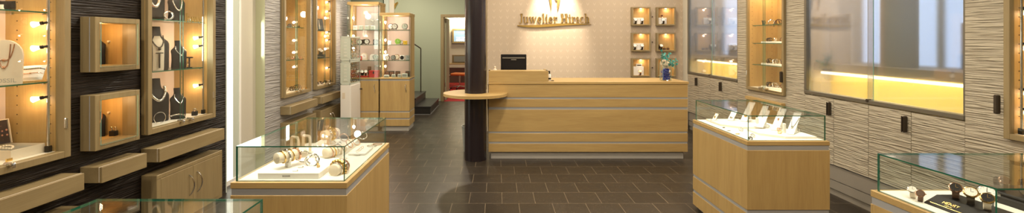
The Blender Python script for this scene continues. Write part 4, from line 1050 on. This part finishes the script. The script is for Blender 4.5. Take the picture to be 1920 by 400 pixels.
flatwatch((1.835, 1.965, zl), -.8, 'leather', 'rose', 'leather', 'brown-dialled watch second from left in bottom right case', .8)
flatwatch(top(.050, .085), -.8, 'leather', 'rose', 'black', 'black-dialled watch with brown strap, first on the black stand', 1.05)
flatwatch(top(.115, .080), -.8, 'bronze', 'gold', 'liner', 'large cream-dialled gold watch, second on the black stand', 1.12)
flatwatch(top(.175, .082), -.8, 'cream', 'gold', 'black', 'black-dialled gold watch with pale strap, last on the black stand', 1.05)
flatwatch((2.035, 1.88, zl), -.9, 'silver', 'silver', 'white', 'silver watch standing behind the black stand', 1.5)
t = thing('watch_box', 'large dark flat box at right of bottom right case', 'box', (2.33, 1.85, zl))
MB().box(2.15, 2.56, 1.64, 2.06, zl, zl+.030, .003).build('base', 'velvet', t)
MB().box(2.165, 2.545, 1.655, 2.045, zl+.030, zl+.045, .004).build('lid', 'black', t)
flatwatch((2.225, 1.90, zl+.0455), -.3, 'silver', 'silver', 'liner', 'silver watch standing on the dark box in bottom right case', 1.2)
flatwatch((2.205, 1.985, zl+.0455), -.3, 'bronze', 'rose', 'leather', 'copper-coloured watch at far end of the dark box', .95)
# bottom left case contents (faint)
o = MB().box(-1.2, -.95, .95, 1.40, zl, zl+.02, .002).build('display_tray', 'liner'); tag(o, 'low cream tray inside the case at bottom left', 'tray')
# ================================================================ contents of the left wall cabinets
zA0, zA1, zA2 = ZC0+.0405, 1.2385, 1.6535
# cabinet A
t = thing('necklace_display', 'tall rounded cream display plaque with lettering and rose necklace at left edge', 'display plaque', (-2.73, 2.515, zA1), .35)
out = [(-.066, 0), (.066, 0)] + [(.072*cos(a)*(1 if a < 1.57 else 1), .16+.088*sin(a)) for a in [pi*k/16 for k in range(17)]]
Tn = basis((0, 0, 0), (0, 1, 0), (0, 0, 1))
MB().prism(out, -.02, .02, T=Tn).build('plaque_body', 'cream', t, local=True)
text('FOSSIL', .032, .0005, 'lettering', 'plinth', t, basis((.0208, .0, .012), (0, 1, 0), (0, 0, 1)), local=True)
t.rotation_euler = (0, 0, -.9); WORLD[t.name] = Matrix.Translation((-2.73, 2.515, zA1)) @ Matrix.Rotation(-.9, 4, 'Z')
Tq = WORLD[t.name]
for k, (w_, d_, l, m_) in enumerate(((.040, .09, 'outer rose gold necklace hanging on the cream plaque', 'rose'), (.025, .13, 'inner thin necklace hanging on the cream plaque', 'rose'))):
    pts = [Tq @ Vector((.023, w_*math.copysign(abs(u)**.6, u), .225-(1-abs(u)**2)*d_)) for u in [(-1+2*i/16) for i in range(17)]]
    tag(MB().tube(pts, .0028, 6).ball(pts[8], .008, n=8).build('necklace', m_, smooth=True), l, 'necklace')
pw = thing('display_pillow', 'white bracelet pillow on middle shelf of left edge cabinet', 'pillow', (X_(53, 2.61), 2.61, zA1), .2)
def pillow(mb, w, d, h, T=None):
    n = 10; gx = [[None]*(n+1) for _ in range(n+1)]
    top, bot = [], []
    t = bmesh.new(); V = {}
    for s_ in (1, -1):
        for i in range(n+1):
            for j in range(n+1):
                u, v = -1+2*i/n, -1+2*j/n; e = max(0, (1-u**4)*(1-v**4))**.5
                pin = 1-.10*(1-max(abs(u), abs(v))**2)*0 - .06*(1-abs(u))*(abs(v) > .99) - .06*(1-abs(v))*(abs(u) > .99)
                V[s_, i, j] = t.verts.new((u*w/2*pin, s_*e*h/2, d/2+v*d/2*pin)) if (s_ > 0 or e > 0) else V[1, i, j]
        for i in range(n):
            for j in range(n):
                q = [V[s_, i, j], V[s_, i+1, j], V[s_, i+1, j+1], V[s_, i, j+1]]
                try: t.faces.new(q)
                except ValueError: pass
    bmesh.ops.recalc_face_normals(t, faces=t.faces)
    return mb._merge(t, T, 0)
Tp2 = Matrix.Rotation(radians(-32), 4, 'X') @ Matrix.Rotation(radians(-5), 4, 'Y')
pillow(MB(), .132, .10, .048, Matrix.Translation((0, 0, .012)) @ Tp2).build('cushion', 'white', pw, smooth=True, local=True)
Tp3 = WORLD[pw.name] @ Matrix.Translation((0, 0, .012)) @ Tp2
for k, (v, m_, l) in enumerate(((.069, 'bronze', 'dark chain bracelet across top of the white pillow'), (.040, 'rose', 'rose gold bracelet across middle of the white pillow'))):
    pts = [Tp3 @ Vector((-.061+.122*i/14, -.0258*max(0, 1-(abs(-1+i/7))**4)**.5-.004, v-.008*sin(pi*i/14))) for i in range(15)]
    mb = MB().tube(pts, .0022, 6)
    if k: mb.ball(pts[9], .005, n=8)
    else:
        for p in pts: mb.ball(p, .0036, n=6)
    tag(mb.build('bracelet', m_, smooth=True), l, 'bracelet')
# open watch box
t = thing('open_watch_box', 'open cream box with patterned lid lining on floor of left edge cabinet', 'box', (-2.79, 2.596, zA0))
bx0, bx1, by0, by1 = -2.90, -2.682, 2.50, 2.69
MB().box(bx0, bx1, by0, by1, zA0, zA0+.011).box(bx1-.005, bx1, by0, by1, zA0+.011, zA0+.053).box(bx0, bx0+.005, by0, by1, zA0+.011, zA0+.053).box(bx0+.005, bx1-.005, by0, by0+.005, zA0+.011, zA0+.053).box(bx0+.005, bx1-.005, by1-.005, by1, zA0+.011, zA0+.053).build('base', 'cream', t)
MB().box(bx0+.007, bx1-.007, by0+.007, by1-.007, zA0+.012, zA0+.040).build('cushion', 'greyp', t)
Tl = Matrix.Translation((bx0+.013, 2.595, zA0+.055)) @ Matrix.Rotation(radians(-9), 4, 'Y')
ld = MB().box(-.011, .0, -.097, .097, 0, .145, .002, T=Tl).box(0, .011, -.097, -.092, 0, .145, T=Tl).box(0, .011, .092, .097, 0, .145, T=Tl).box(0, .011, -.092, .092, .140, .145, T=Tl).build('lid', 'cream', t)
MB().box(.0005, .004, -.091, .091, .002, .139, T=Tl).build('lining', 'lining', ld)
MB().box(.0042, .0052, -.030, .030, .053, .075, .002, T=Tl).build('badge', 'greyp', ld)
mb = MB()
for k in range(20): a = 2*pi*k/20; mb.ball((-2.80+.044*cos(a), 2.57+.031*sin(a), zA0+.0475+.010*abs(sin(a))), .0066, n=8)
tag(mb.build('bead_bracelet', 'cream', smooth=True), 'cream bead bracelet lying in the open patterned box', 'bracelet')
o = MB().box(-2.672, -2.666, 2.464, 2.495, zA0, zA0+.016).build('price_tag', 'gold'); tag(o, 'small golden tag in front of the open patterned box', 'tag')
t = thing('small_pouch', 'black and white pouch on top shelf of the left edge cabinet', 'pouch', (X_(26, 2.64)-.03, 2.62, zA2), .2)
pillow(MB(), .105, .06, .044).build('pouch_body', 'velvet', t, smooth=True, local=True)
pillow(MB(), .06, .03, .026, Matrix.Translation((-.018, -.020, .007))).build('white_pad', 'white', t, smooth=True, local=True)

# cabinet B
def atB(px, Y, z): return (X_(px, Y), Y, z)
zB0, zB1, zB2 = ZC0+.0405, 1.2425, 1.6525
l1 = (-2.78, 3.70, zB1); bust(l1, .356, -.55, 'velvet', 'large bust with pale front on middle shelf of the bust cabinet', front='cream')
necklace(l1, .356, -.55, 'bronze', 'dark necklace with round pendant on the pale-fronted bust', .0045, .52, pend=.012, wide=.15)
Tz = Matrix.Translation(l1) @ Matrix.Rotation(-.55, 4, 'Z')
o = MB().tube([Tz @ Vector((.155*.356, -.026, .14)), Tz @ Vector((.155*.356, .026, .14))], .004, 6).tube([Tz @ Vector((.155*.356, 0, .139)), Tz @ Vector((.155*.356, 0, .018))], .006, 6).build('watch_pendant', 'bronze', smooth=True); tag(o, 'T-shaped dark pendant on front of the pale-fronted bust', 'pendant')
l2 = (-2.77, 3.945, zB1); bust(l2, .242, -.5, 'velvet', 'small black bust beside the pale-fronted bust, middle shelf')
necklace(l2, .242, -.5, 'silver', 'silver necklace with ring pendant on the small middle-shelf bust', .0035, .50, pend=.010)
l3 = (-2.78, 3.70, zB0); bust(l3, .352, -.55, 'velvet', 'large black bust on floor of the bust cabinet')
necklace(l3, .352, -.55, 'silver', 'chunky silver chain on the large floor bust', 0, .50, beads=.011, wide=.19)
l4 = (-2.77, 3.935, zB0); bust(l4, .251, -.5, 'velvet', 'small black bust on floor of the bust cabinet')
necklace(l4, .251, -.5, 'silver', 'fine silver necklace on the small floor bust', .003, .50, pend=.007)
l5 = (-2.80, 3.68, zB2); bust(l5, .352, -.55, 'velvet', 'large black bust on top shelf of the bust cabinet')
necklace(l5, .352, -.55, 'silver', 'large-bead silver necklace on the top-shelf bust', 0, .30, beads=.013)
l6 = (-2.77, 3.915, zB2); bust(l6, .264, -.5, 'velvet', 'small black bust on top shelf of the bust cabinet')
necklace(l6, .264, -.5, 'silver', 'silver bead necklace on small top-shelf bust', 0, .34, beads=.007)
o = MB().box(-2.745, -2.67, 3.46, 3.495, zB2, zB2+.14, .006).build('jewellery_case', 'red'); tag(o, 'red upright case at left of the top shelf of bust cabinet', 'case')
bangle('bangle', (-2.68, 3.70, zB2+.037), .031, .0055, 'silver', 'silver crescent bangle standing on the top shelf of bust cabinet', 'bangle', rz=.9)
o = tangle((-2.69, 3.96, zB2+.001), .012, .0026, 'silver', 'small silver ring cluster at right of the top shelf', 3, 2)
t = thing('ring_stand', 'small black T-shaped stand with ring on middle shelf of bust cabinet', 'stand', atB(355, 4.00, zB1), .2)
MB().cyl((0, 0, 0), (0, 0, .008), .022).cyl((0, 0, .008), (0, 0, .085), .006).box(-.028, .028, -.008, .008, .085, .098, .003).build('stand_body', 'velvet', t, local=True)
o = bangle('ring', (t.location.x, t.location.y-.010, zB1+.040), .013, .0025, 'silver', 'silver ring on the black T-shaped stand', 'ring')
t = thing('bracelet_pillow', 'black pillow holding a silver bracelet on floor of bust cabinet', 'pillow', (-2.695, 3.83, zB0), .6)
pillow(MB(), .105, .044, .044, Matrix.Rotation(radians(-30), 4, 'X')).build('cushion', 'velvet', t, smooth=True, local=True)
mb = MB()
for i in range(15): mb.ball(WORLD[t.name] @ Vector((-.048+.096*i/14, -.030, .033+.010*sin(pi*i/14))), .0055, n=8)
tag(mb.build('bracelet', 'silver', smooth=True), 'silver bead bracelet on the black pillow in bust cabinet', 'bracelet')
t = thing('ring_cube', 'small black cube ring stand on floor of bust cabinet', 'stand', atB(365, 4.01, zB0), .3)
MB().box(-.02, .02, -.02, .02, 0, .038, .003).build('cube', 'velvet', t, local=True)
bangle('ring', (t.location.x, t.location.y, zB0+.050), .011, .0028, 'silver', 'silver ring standing on the small black cube', 'ring', rz=.4)
bangle('bangle', (-2.685, 3.61, zB0+.048), .044, .0027, 'silver', 'thin silver hoop at left of the floor bust', 'bangle', rz=1.2)

# square showcases on the dark wall
for (z, lab, lab2) in ((1.3175, 'black half bust at left in the upper square showcase', 'silver pendant on the bust in the upper square showcase'), (.8175, 'black half bust at left in the lower square showcase', 'silver necklace on the bust in the lower square showcase')):
    p = (-2.775, 3.13, z); bust(p, .22, -.9, 'velvet', lab)
    if z > 1: tag(MB().ball((p[0]+.055, p[1]-.035, z+.09), .010).ball((p[0]+.055, p[1]-.035, z+.107), .005).build('pendant', 'gold', smooth=True), lab2, 'pendant')
    else: necklace(p, .22, -.9, 'rose', lab2, .004, .30, wide=.20)
t = thing('earring_cube', 'small black cube with two silver earrings in the lower square showcase', 'stand', (X_(214, 3.17), 3.165, .8175), .1)
MB().box(-.019, .019, -.018, .018, 0, .036, .002).build('cube', 'velvet', t, local=True)
for sx_ in (-.012, .012): MB().cyl((sx_, 0, .036), (sx_+.003, 0, .055), .0045).ball((sx_, 0, .058), .007, n=8).build('earring', 'silver', t, local=True)

# cabinets C and D
z0, z1, z2 = ZC0+.0405, 1.2345, 1.6655
for k, (px, Y, z, r, m_, l) in enumerate(((543, 6.85, z2, .030, 'bronze', 'dark watch cluster at left of top shelf, nearer grey-wall cabinet'), (548, 6.95, z2, .034, 'silver', 'silver figure-like cluster on top shelf, nearer grey-wall cabinet'), (560, 7.0, z2, .015, 'bronze', 'small dark ring on top shelf, nearer grey-wall cabinet'),
    (540, 6.85, z1, .020, 'silver', 'first thin bracelet from left, middle shelf, nearer grey-wall cabinet'), (549, 6.90, z1, .025, 'rose', 'second thin bracelet from left, middle shelf, nearer grey-wall cabinet'), (557, 6.95, z1, .028, 'silver', 'third thin bracelet from left, middle shelf, nearer grey-wall cabinet'), (564, 7.0, z1, .022, 'rose', 'last thin bracelet on middle shelf, nearer grey-wall cabinet'),
    (538, 6.75, z0, .035, 'silver', 'silver bangles at left of floor, nearer grey-wall cabinet'), (546, 6.82, z0, .04, 'bronze', 'dark bangles on floor, nearer grey-wall cabinet'), (556, 6.9, z0, .050, 'bronze', 'large dark openwork bowl of bracelets, nearer grey-wall cabinet'), (566, 7.0, z0, .018, 'gold', 'gold rings on floor at right, nearer grey-wall cabinet'), (574, 7.08, z0, .015, 'gold', 'small gold ring by the hinge side, nearer grey-wall cabinet'))):
    Y *= .88; r *= .88; tangle((max(X_(px, Y), -2.89), Y, z), r, .0035 if r > .02 else .002, m_, l, 5, k+60)
zD0, zD1, zD2 = ZC0+.0405, 1.2205, 1.6385
def leancard(px, Y, z, w_, h_, mt, lab, rz=.6):
    t = thing('display_board', lab, 'display panel', (X_(px, Y), Y, z), rz)
    T_ = Matrix.Rotation(radians(-28), 4, 'X')
    MB().box(-w_/2, w_/2, -.004, .004, .003, h_, .001, T=T_).build('panel', mt, t, local=True)
    MB().box(-w_/3, w_/3, 0, h_*.5, 0, .006).build('foot', mt, t, local=True)
    MB().box(-w_*.3, -w_*.1, -.006, -.004, h_*.1, h_*.9, T=T_).build('chain_strip', 'silver', t, local=True)
leancard(602, 6.95, zD2, .088, .21, 'velvet', 'black slanted display panel on top shelf, cabinet beside the white tower')
t = thing('watch_tray', 'black watch tray on the middle shelf, cabinet beside the white tower', 'tray', (X_(604, 7.0)-.05, 7.0, zD1), .5)
MB().box(-.10, .09, -.04, .04, 0, .053, .004).build('tray_body', 'velvet', t, local=True)
MB().box(-.08, .06, -.042, -.04, .013, .027).build('gold_lettering', 'silver', t, local=True)
for k in range(2):
    watch_proto('bronze', 'silver', 'liner')((X_(600+4*k, 7.0), 7.0-.02*k, zD1+.0535), .3, ('dark watch on the left end of the black tray', 'dark watch on the middle of the black tray')[k], 1.15+.35*(1-k))
for k, (px, m_, l) in enumerate(((595, 'bronze', 'dark bracelet at left of floor, cabinet beside the white tower'), (602, 'leather', 'brown bracelet on floor, cabinet beside the white tower'), (609, 'bronze', 'dark bracelet mid floor, cabinet beside the white tower'), (616, 'silver', 'silver bracelet at right of floor, cabinet beside the white tower'))):
    Y = 6.86+.08*k; tangle((X_(px, Y), Y, zD0), .026, .0036, m_, l, 4, k+90)

# right tall cabinet
zs = {'f': .905+.0005, 'a': 1.1885, 'b': 1.4555, 'c': 1.6775}
def pad(px, Y, z, w_, d_, h_, lab):
    x = X_(px, Y); o = MB().box(x-w_/2, x+w_/2, Y-d_/2, Y+d_/2, z, z+h_, .003).build('display_pad', 'liner'); tag(o, lab, 'pad'); return x
for (z, py, lab) in ((zs['b'], 0, 'cream pad on third shelf of the tall cabinet between windows'), (zs['a'], 0, 'cream pad on second shelf of the tall cabinet between windows'), (zs['f'], 0, 'cream pad on floor of the tall cabinet between windows')):
    o = MB().box(3.27, 3.50, 5.12, 5.62, z, z+.02, .003).build('display_pad', 'liner'); tag(o, lab, 'pad')
nR = ('leftmost', 'second', 'third', 'fourth')
for sk, nmz, dz in (('c', 'top shelf', 0), ('b', 'third shelf', .0205), ('a', 'second shelf', .0205), ('f', 'floor', .0205)):
    for k in range(4):
        Y = 5.60-.12*k if sk == 'c' else 5.50-.10*k; x = 3.30+.02*k
        r = .034 if sk != 'b' else .026
        if k == 3 and sk != 'b':
            t = thing('bracelet_roll', 'white bracelet cushion on '+nmz+' of the tall cabinet between windows', 'bracelet roll', (x+.07, Y-.05, zs[sk]+dz), 0)
            MB().lathe([(.02, 0), (.032, .01), (.030, .09), (.018, .11)], 16).build('cushion', 'white', t, smooth=True, local=True)
        tangle((x, Y, zs[sk]+dz), r, .005, ('bronze', 'silver', 'leather', 'bronze')[k], nR[k]+' watch or bracelet loop on '+nmz+' of the tall cabinet between windows', 3, k+7*len(sk)+ord(sk[0]))

# six small showcases: white blocks and watches
wp = watch_proto('bronze', 'silver', 'liner')
for (ij, (cx, z)) in SIX:
    pos = nm[ij]
    if ij in ((0, 0), (0, 1), (1, 0), (0, 2)):
        o = MB().box(cx-.12 if ij[0] == 0 else cx-.125, cx+.055 if ij[0] == 0 else cx+.02, 7.745, 7.778, z, z+.11 if ij != (0, 2) else z+.15, .002).build('watch_block', 'paper'); tag(o, 'white watch block in the '+pos+' small showcase', 'block')
    lst = {(0, 0): (-.10, .01), (1, 0): (-.055,), (0, 1): (-.11, .01), (1, 1): (-.09,), (0, 2): (-.02,), (1, 2): (.04,)}[ij]
    for k, dx in enumerate(lst):
        watch_proto('rose' if ij[1] == 2 else 'bronze', 'gold' if ij[1] == 2 else 'silver', 'liner')((cx+dx, 7.722, z+.0005), 0, ('left ' if k == 0 and len(lst) > 1 else 'right ' if len(lst) > 1 else '')+'watch in the '+pos+' small showcase', 1.55)
    if ij == (1, 1):
        for k, dx in enumerate((-.02, .04)):
            t = thing('ring_cube', ('left', 'right')[k]+' dark ring stand in the middle right small showcase', 'stand', (cx+dx, 7.735, z+.0005)); MB().box(-.02, .02, -.015, .015, 0, .03, .002).build('cube', 'leather', t, local=True); MB().tube(ringpts((0, 0, .04), .010, 16), .003, 6, closed=True).build('ring', 'gold', t, local=True)
    if ij == (0, 2) or ij == (1, 0):
        zz = z+.1505 if ij == (0, 2) else z+.1105
        if ij == (0, 2): o = MB().box(cx-.07, cx+.03, 7.75, 7.765, zz, zz+.045, .002).box(cx-.055, cx+.015, 7.748, 7.75, zz+.012, zz+.03, m=1).build('sign_card', ['paper', 'bronze']); tag(o, 'small framed sign card on block in the bottom left small showcase', 'card')
        else: o = MB().lathe([(.02, 0), (.012, .01), (.014, .03), (.024, .05)], 12, (cx-.055, 7.76, zz)).build('watch_cup', 'rose'); tag(o, 'small cup on block in the top right small showcase', 'cup')

# ================================================================ contents of the vitrines
def clock(x, Y, z, r, face, caseM, lab, feet=True, square=False, arch=False, handscol='black'):
    t = thing('alarm_clock' if not arch else 'mantel_clock', lab, 'clock', (x, Y, z))
    cz = r+(.008 if feet else 0)
    if square: MB().box(-r, r, -.022, .022, 0, 2*r, .006).build('case', caseM, t, local=True); cz = r
    elif arch:
        out = [(-r, 0), (r, 0)] + [(r*cos(a), 1.25*r+r*sin(a)) for a in [pi*k/14 for k in range(15)]]
        MB().prism(out, -.022, .022, T=basis((0, 0, 0), (1, 0, 0), (0, 0, 1))).build('case', caseM, t, local=True); cz = 1.2*r
    else:
        MB().cyl((0, -.022, cz), (0, .022, cz), r, n=28).build('case', caseM, t, smooth=True, local=True)
        if feet:
            for sx_ in (-1, 1): MB().cyl((sx_*r*.55, 0, 0), (sx_*r*.45, 0, r*.3), .005, n=8).build('foot', caseM, t, local=True)
    f = MB().cyl((0, -.0225, cz), (0, -.0245, cz), r*.82, n=28).build('face', face, t, local=True)
    MB().box(-.0015, .0015, -.0262, -.0247, cz, cz+r*.6).box(0, r*.45, -.0262, -.0247, cz-.0015, cz+.0015).build('hands', handscol, f, local=True)
    return t
vA, vB, vC, vF = 1.667+.0005, 1.42+.0005, 1.16+.0005, .8765
def xv(px): return X_(px, 7.58)
clock(xv(733), 7.58, vA, .048, 'paper', 'bronze', 'first of the twin white alarm clocks on top shelf of shorter vitrine')
clock(xv(741), 7.555, vA, .048, 'paper', 'bronze', 'second of the twin white alarm clocks on top shelf of shorter vitrine')
clock(xv(759), 7.58, vA, .050, 'pale', 'greyp', 'grey alarm clock alone at right of top shelf, shorter vitrine')
clock(xv(731), 7.58, vB, .030, 'paper', 'white', 'small white square clock on upper middle shelf, shorter vitrine', square=True)
clock(xv(746), 7.58, vB, .046, 'green', 'green', 'lime green alarm clock on upper middle shelf, shorter vitrine', handscol='paper')
clock(xv(760), 7.58, vB, .032, 'yellow', 'yellow', 'yellow square clock on upper middle shelf, shorter vitrine', square=True)
clock(xv(752), 7.62, vB, .030, 'paper', 'rose', 'pink-rimmed clock between green and yellow clocks, shorter vitrine')
for k, (px, r, f_, c_, sq, l) in enumerate(((722, .048, 'paper', 'cream', True, 'cream square clock at left of lower shelf'), (727.5, .034, 'liner', 'bronze', False, 'dark-rimmed alarm clock in front of cream square one'), (738, .038, 'greyp', 'bronze', False, 'bronze alarm clock mid lower shelf'), (743, .044, 'cream', 'rose', False, 'pinkish round clock mid lower shelf'), (753, .040, 'black', 'paper', True, 'white square clock with dark dial on lower shelf'), (764, .040, 'greyp', 'greyp', True, 'grey square clock at right of lower shelf'))):
    clock(xv(px), 7.56 if k in (1, 2) else 7.63, vC, r, f_, c_, l+', shorter vitrine', square=sq)
for k, px in enumerate((727, 740, 751, 761)):
    t = thing('digital_clock', ('leftmost', 'second', 'third', 'rightmost')[k]+' pale digital alarm clock on floor of shorter vitrine', 'clock', (xv(px)-.0, 7.50, vF))
    hw = (.045, .030, .028, .045)[k]; h_ = (.04, .05, .055, .065)[k]
    MB().box(-hw, hw, -.02, .02, 0, h_, .006).build('case', 'pale', t, local=True)
    MB().box(-hw*.75, hw*.75, -.0215, -.0201, h_*.25, h_*.85).build('display', 'greyp', t, local=True)
for k, px in enumerate((724, 733, 744, 763)):
    t = thing('digital_clock', ('leftmost', 'second', 'third', 'rightmost')[k]+' dark digital clock in back row on floor of shorter vitrine', 'clock', (xv(px), 7.66, vF))
    MB().box(-.04, .04, -.02, .02, 0, .095, .006).build('case', 'bronze', t, local=True)
    MB().box(-.03, .03, -.0215, -.0201, .04, .08).build('display', 'leather', t, local=True)
# taller vitrine
t = thing('wall_clock', 'large grey square wall clock leaning in top of taller vitrine', 'clock', (xv(694), 7.80, 1.6675))
MB().box(-.15, .15, -.012, .012, .0, .30, .003, T=Matrix.Rotation(radians(-6), 4, 'X')).build('face_panel', 'greyp', t, local=True)
MB().tube([(-.07, -.032, .19), (.0, -.030, .155), (.09, -.032, .185)], .0045, 6).build('hands', 'silver', t, local=True)
for k, px in enumerate((669, 680, 691, 702)):
    clock(xv(px)-.02, 7.56, vA, .034, 'pale' if k else 'paper', 'pale' if k else 'paper', ('leftmost', 'second', 'third', 'rightmost')[k]+' small square clock in front of the large wall clock', square=True, handscol='greyp')
for k, (px, f_, c_, sq, l) in enumerate(((676, 'paper', 'bronze', True, 'dark square clock at left of upper middle shelf'), (689, 'paper', 'bronze', False, 'white round clock with dark rim on upper middle shelf'), (683, 'bronze', 'silver', False, 'silver clock behind white round one on upper middle shelf'), (705, 'greyp', 'bronze', True, 'dark square clock at right of upper middle shelf'))):
    clock(xv(px), 7.56+.06*(k == 2), vB, .042, f_, c_, l+', taller vitrine', square=sq)
clock(xv(676), 7.54, vC, .034, 'paper', 'red', 'red square clock with white dial on lower shelf, taller vitrine', square=True)
clock(xv(681), 7.64, vC, .052, 'paper', 'cream', 'tall arched cream clock behind the red clock, taller vitrine', arch=True)
clock(xv(697), 7.64, vC, .044, 'paper', 'white', 'white arched clock in middle of lower shelf, taller vitrine', arch=True)
clock(xv(705), 7.56, vC, .044, 'pale', 'greyp', 'grey round clock at right of lower shelf, taller vitrine')
t = thing('red_box', 'red gift box with small clasp on floor of taller vitrine', 'box', (xv(703), 7.53, vF))
MB().box(-.075, .075, -.04, .04, 0, .085, .003).build('box_body', 'red', t, local=True)
MB().box(-.078, .078, -.043, .043, .0855, .115, .003).build('lid', 'red', t, local=True); MB().box(-.012, .012, -.046, -.0405, .06, .10, .002).build('clasp', 'bronze', t, local=True)
t = thing('red_tray', 'red tray with small watches on floor of taller vitrine', 'tray', (xv(682), 7.54, vF))
MB().prism([(-.09, -.05), (.09, -.05), (.09, .05), (-.09, .05)], 0, .018).prism([(-.10, -.06), (.10, -.06), (.10, .06), (-.10, .06)], .018, .026).build('tray_body', 'red', t, local=True)
for k, dx in enumerate((-.06, -.01, .045)): watch_proto(('cream', 'black', 'bronze')[k], 'silver', 'paper')((xv(682)+dx, 7.54, vF+.0265), .3*(k-1), ('left cream', 'middle black', 'right dark')[k]+' watch standing on the red tray', 1.5)
o = MB().box(xv(692)-.06, xv(692)+.0, 7.70, 7.72, vF, vF+.17, .002).build('picture_card', 'rose'); tag(o, 'brownish upright card behind the red tray, taller vitrine', 'card')
o = MB().box(xv(703)-.05, xv(703)+.05, 7.72, 7.74, vF, vF+.19, .002).box(xv(703)-.04, xv(703)+.04, 7.718, 7.72, vF+.02, vF+.17, m=1).build('photo_frame', ['silver', 'pinkish']); tag(o, 'silver photo frame behind the red gift box, taller vitrine', 'frame')
# Juwel reflection on the bust cabinet glass, built as solid letters
p0 = X_(356, 4.4)
sgn = thing('reflected_lettering', 'faint olive reflection of Juwel built as letters on glass of the bust cabinet', 'lettering', (-2.61, 3.9, 1.60))
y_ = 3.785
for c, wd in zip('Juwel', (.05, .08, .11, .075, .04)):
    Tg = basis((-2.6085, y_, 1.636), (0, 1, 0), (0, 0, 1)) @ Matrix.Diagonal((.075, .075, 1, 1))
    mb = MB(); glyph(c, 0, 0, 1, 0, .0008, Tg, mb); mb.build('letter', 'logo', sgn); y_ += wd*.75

# ================================================================ ceiling lamps and light
k = 0
DL = [(-1.9, .3), (0, .3), (1.9, .3), (-1.9, 2.0), (0, 2.0), (1.9, 2.0), (-1.9, 3.8), (0, 3.8), (1.9, 3.8), (-1.9, 5.6), (.6, 5.0), (1.9, 5.6), (.5, 6.9), (2.2, 6.9), (-1.9, 7.0), (-1.0, 9.6), (-2.2, 10.0), (-.6, 13.2)]  # the lamp above the stairs is an unseen addition to brighten the sage wall
lab0 = ('front', 'second', 'third', 'fourth', 'fifth', 'sixth')
for i, (x, y) in enumerate(DL):
    t = thing('ceiling_lamp', 'round recessed ceiling lamp number', 'lamp', (x, y, 3.0), group='recessed ceiling lamps')
    t['label'] = 'white round recessed ceiling lamp out of the picture above the shop'
    MB().lathe([(.10, -.012), (.115, -.008), (.115, 0)], 24, (x, y, 2.9995)).build('rim', 'white', t, smooth=True)
    MB().cyl((x, y, 2.984), (x, y, 2.9872), .055, n=24).build('diffuser', 'lampdisc', t)
    light('AREA', (x, y, 2.97), 25 if y < 6 else 21 if y < 8 else 38, (1, .86, .68), .17)
for i, (x, y, tx, ty, tz, p) in enumerate(((-1.03, 2.2, -1.03, 2.68, .8, 60), (2.03, 3.1, 2.03, 3.6, .8, 75), (2.3, 1.4, 2.2, 1.85, .8, 30), (.99, 7.35, .99, 7.79, 2.0, 105), (1.1, 3.6, 1.1, 4.1, 0, 20))):
    l = light('SPOT', (x, y, 2.9), p*3, (1, .87, .70), .04, spot=34 if i != 3 else 55); aim(l, (tx, ty, tz))
# daylight through the lit niche
light('AREA', (-2.68, 4.75, 1.5), 18, (.95, 1, .86), .4, rot=(0, radians(-90), 0), sizey=2.2)
w = bpy.data.worlds.new('sky'); SC.world = w; w.use_nodes = True
w.node_tree.nodes['Background'].inputs[0].default_value = (.55, .68, 1, 1); w.node_tree.nodes['Background'].inputs[1].default_value = .6
# ================================================================ camera
cd = bpy.data.cameras.new('camera'); cam = bpy.data.objects.new('camera', cd); COL.objects.link(cam)
cam.location = (0, 0, CH); cam.rotation_euler = (radians(90), 0, 0)
cd.sensor_width = 36; cd.lens = 850/1920*36; cd.shift_x = 28/1920; cd.shift_y = -123/1920; cd.clip_start = .05
SC.camera = cam
SC.view_settings.view_transform = 'Standard'; SC.view_settings.look = 'None'; SC.view_settings.gamma = 1
SC.view_settings.use_curve_mapping = False; SC.view_settings.exposure = 0.0
SC.cycles.use_denoising = True
SC.cycles.max_bounces = 10; SC.cycles.transparent_max_bounces = 24; SC.cycles.sample_clamp_indirect = 3
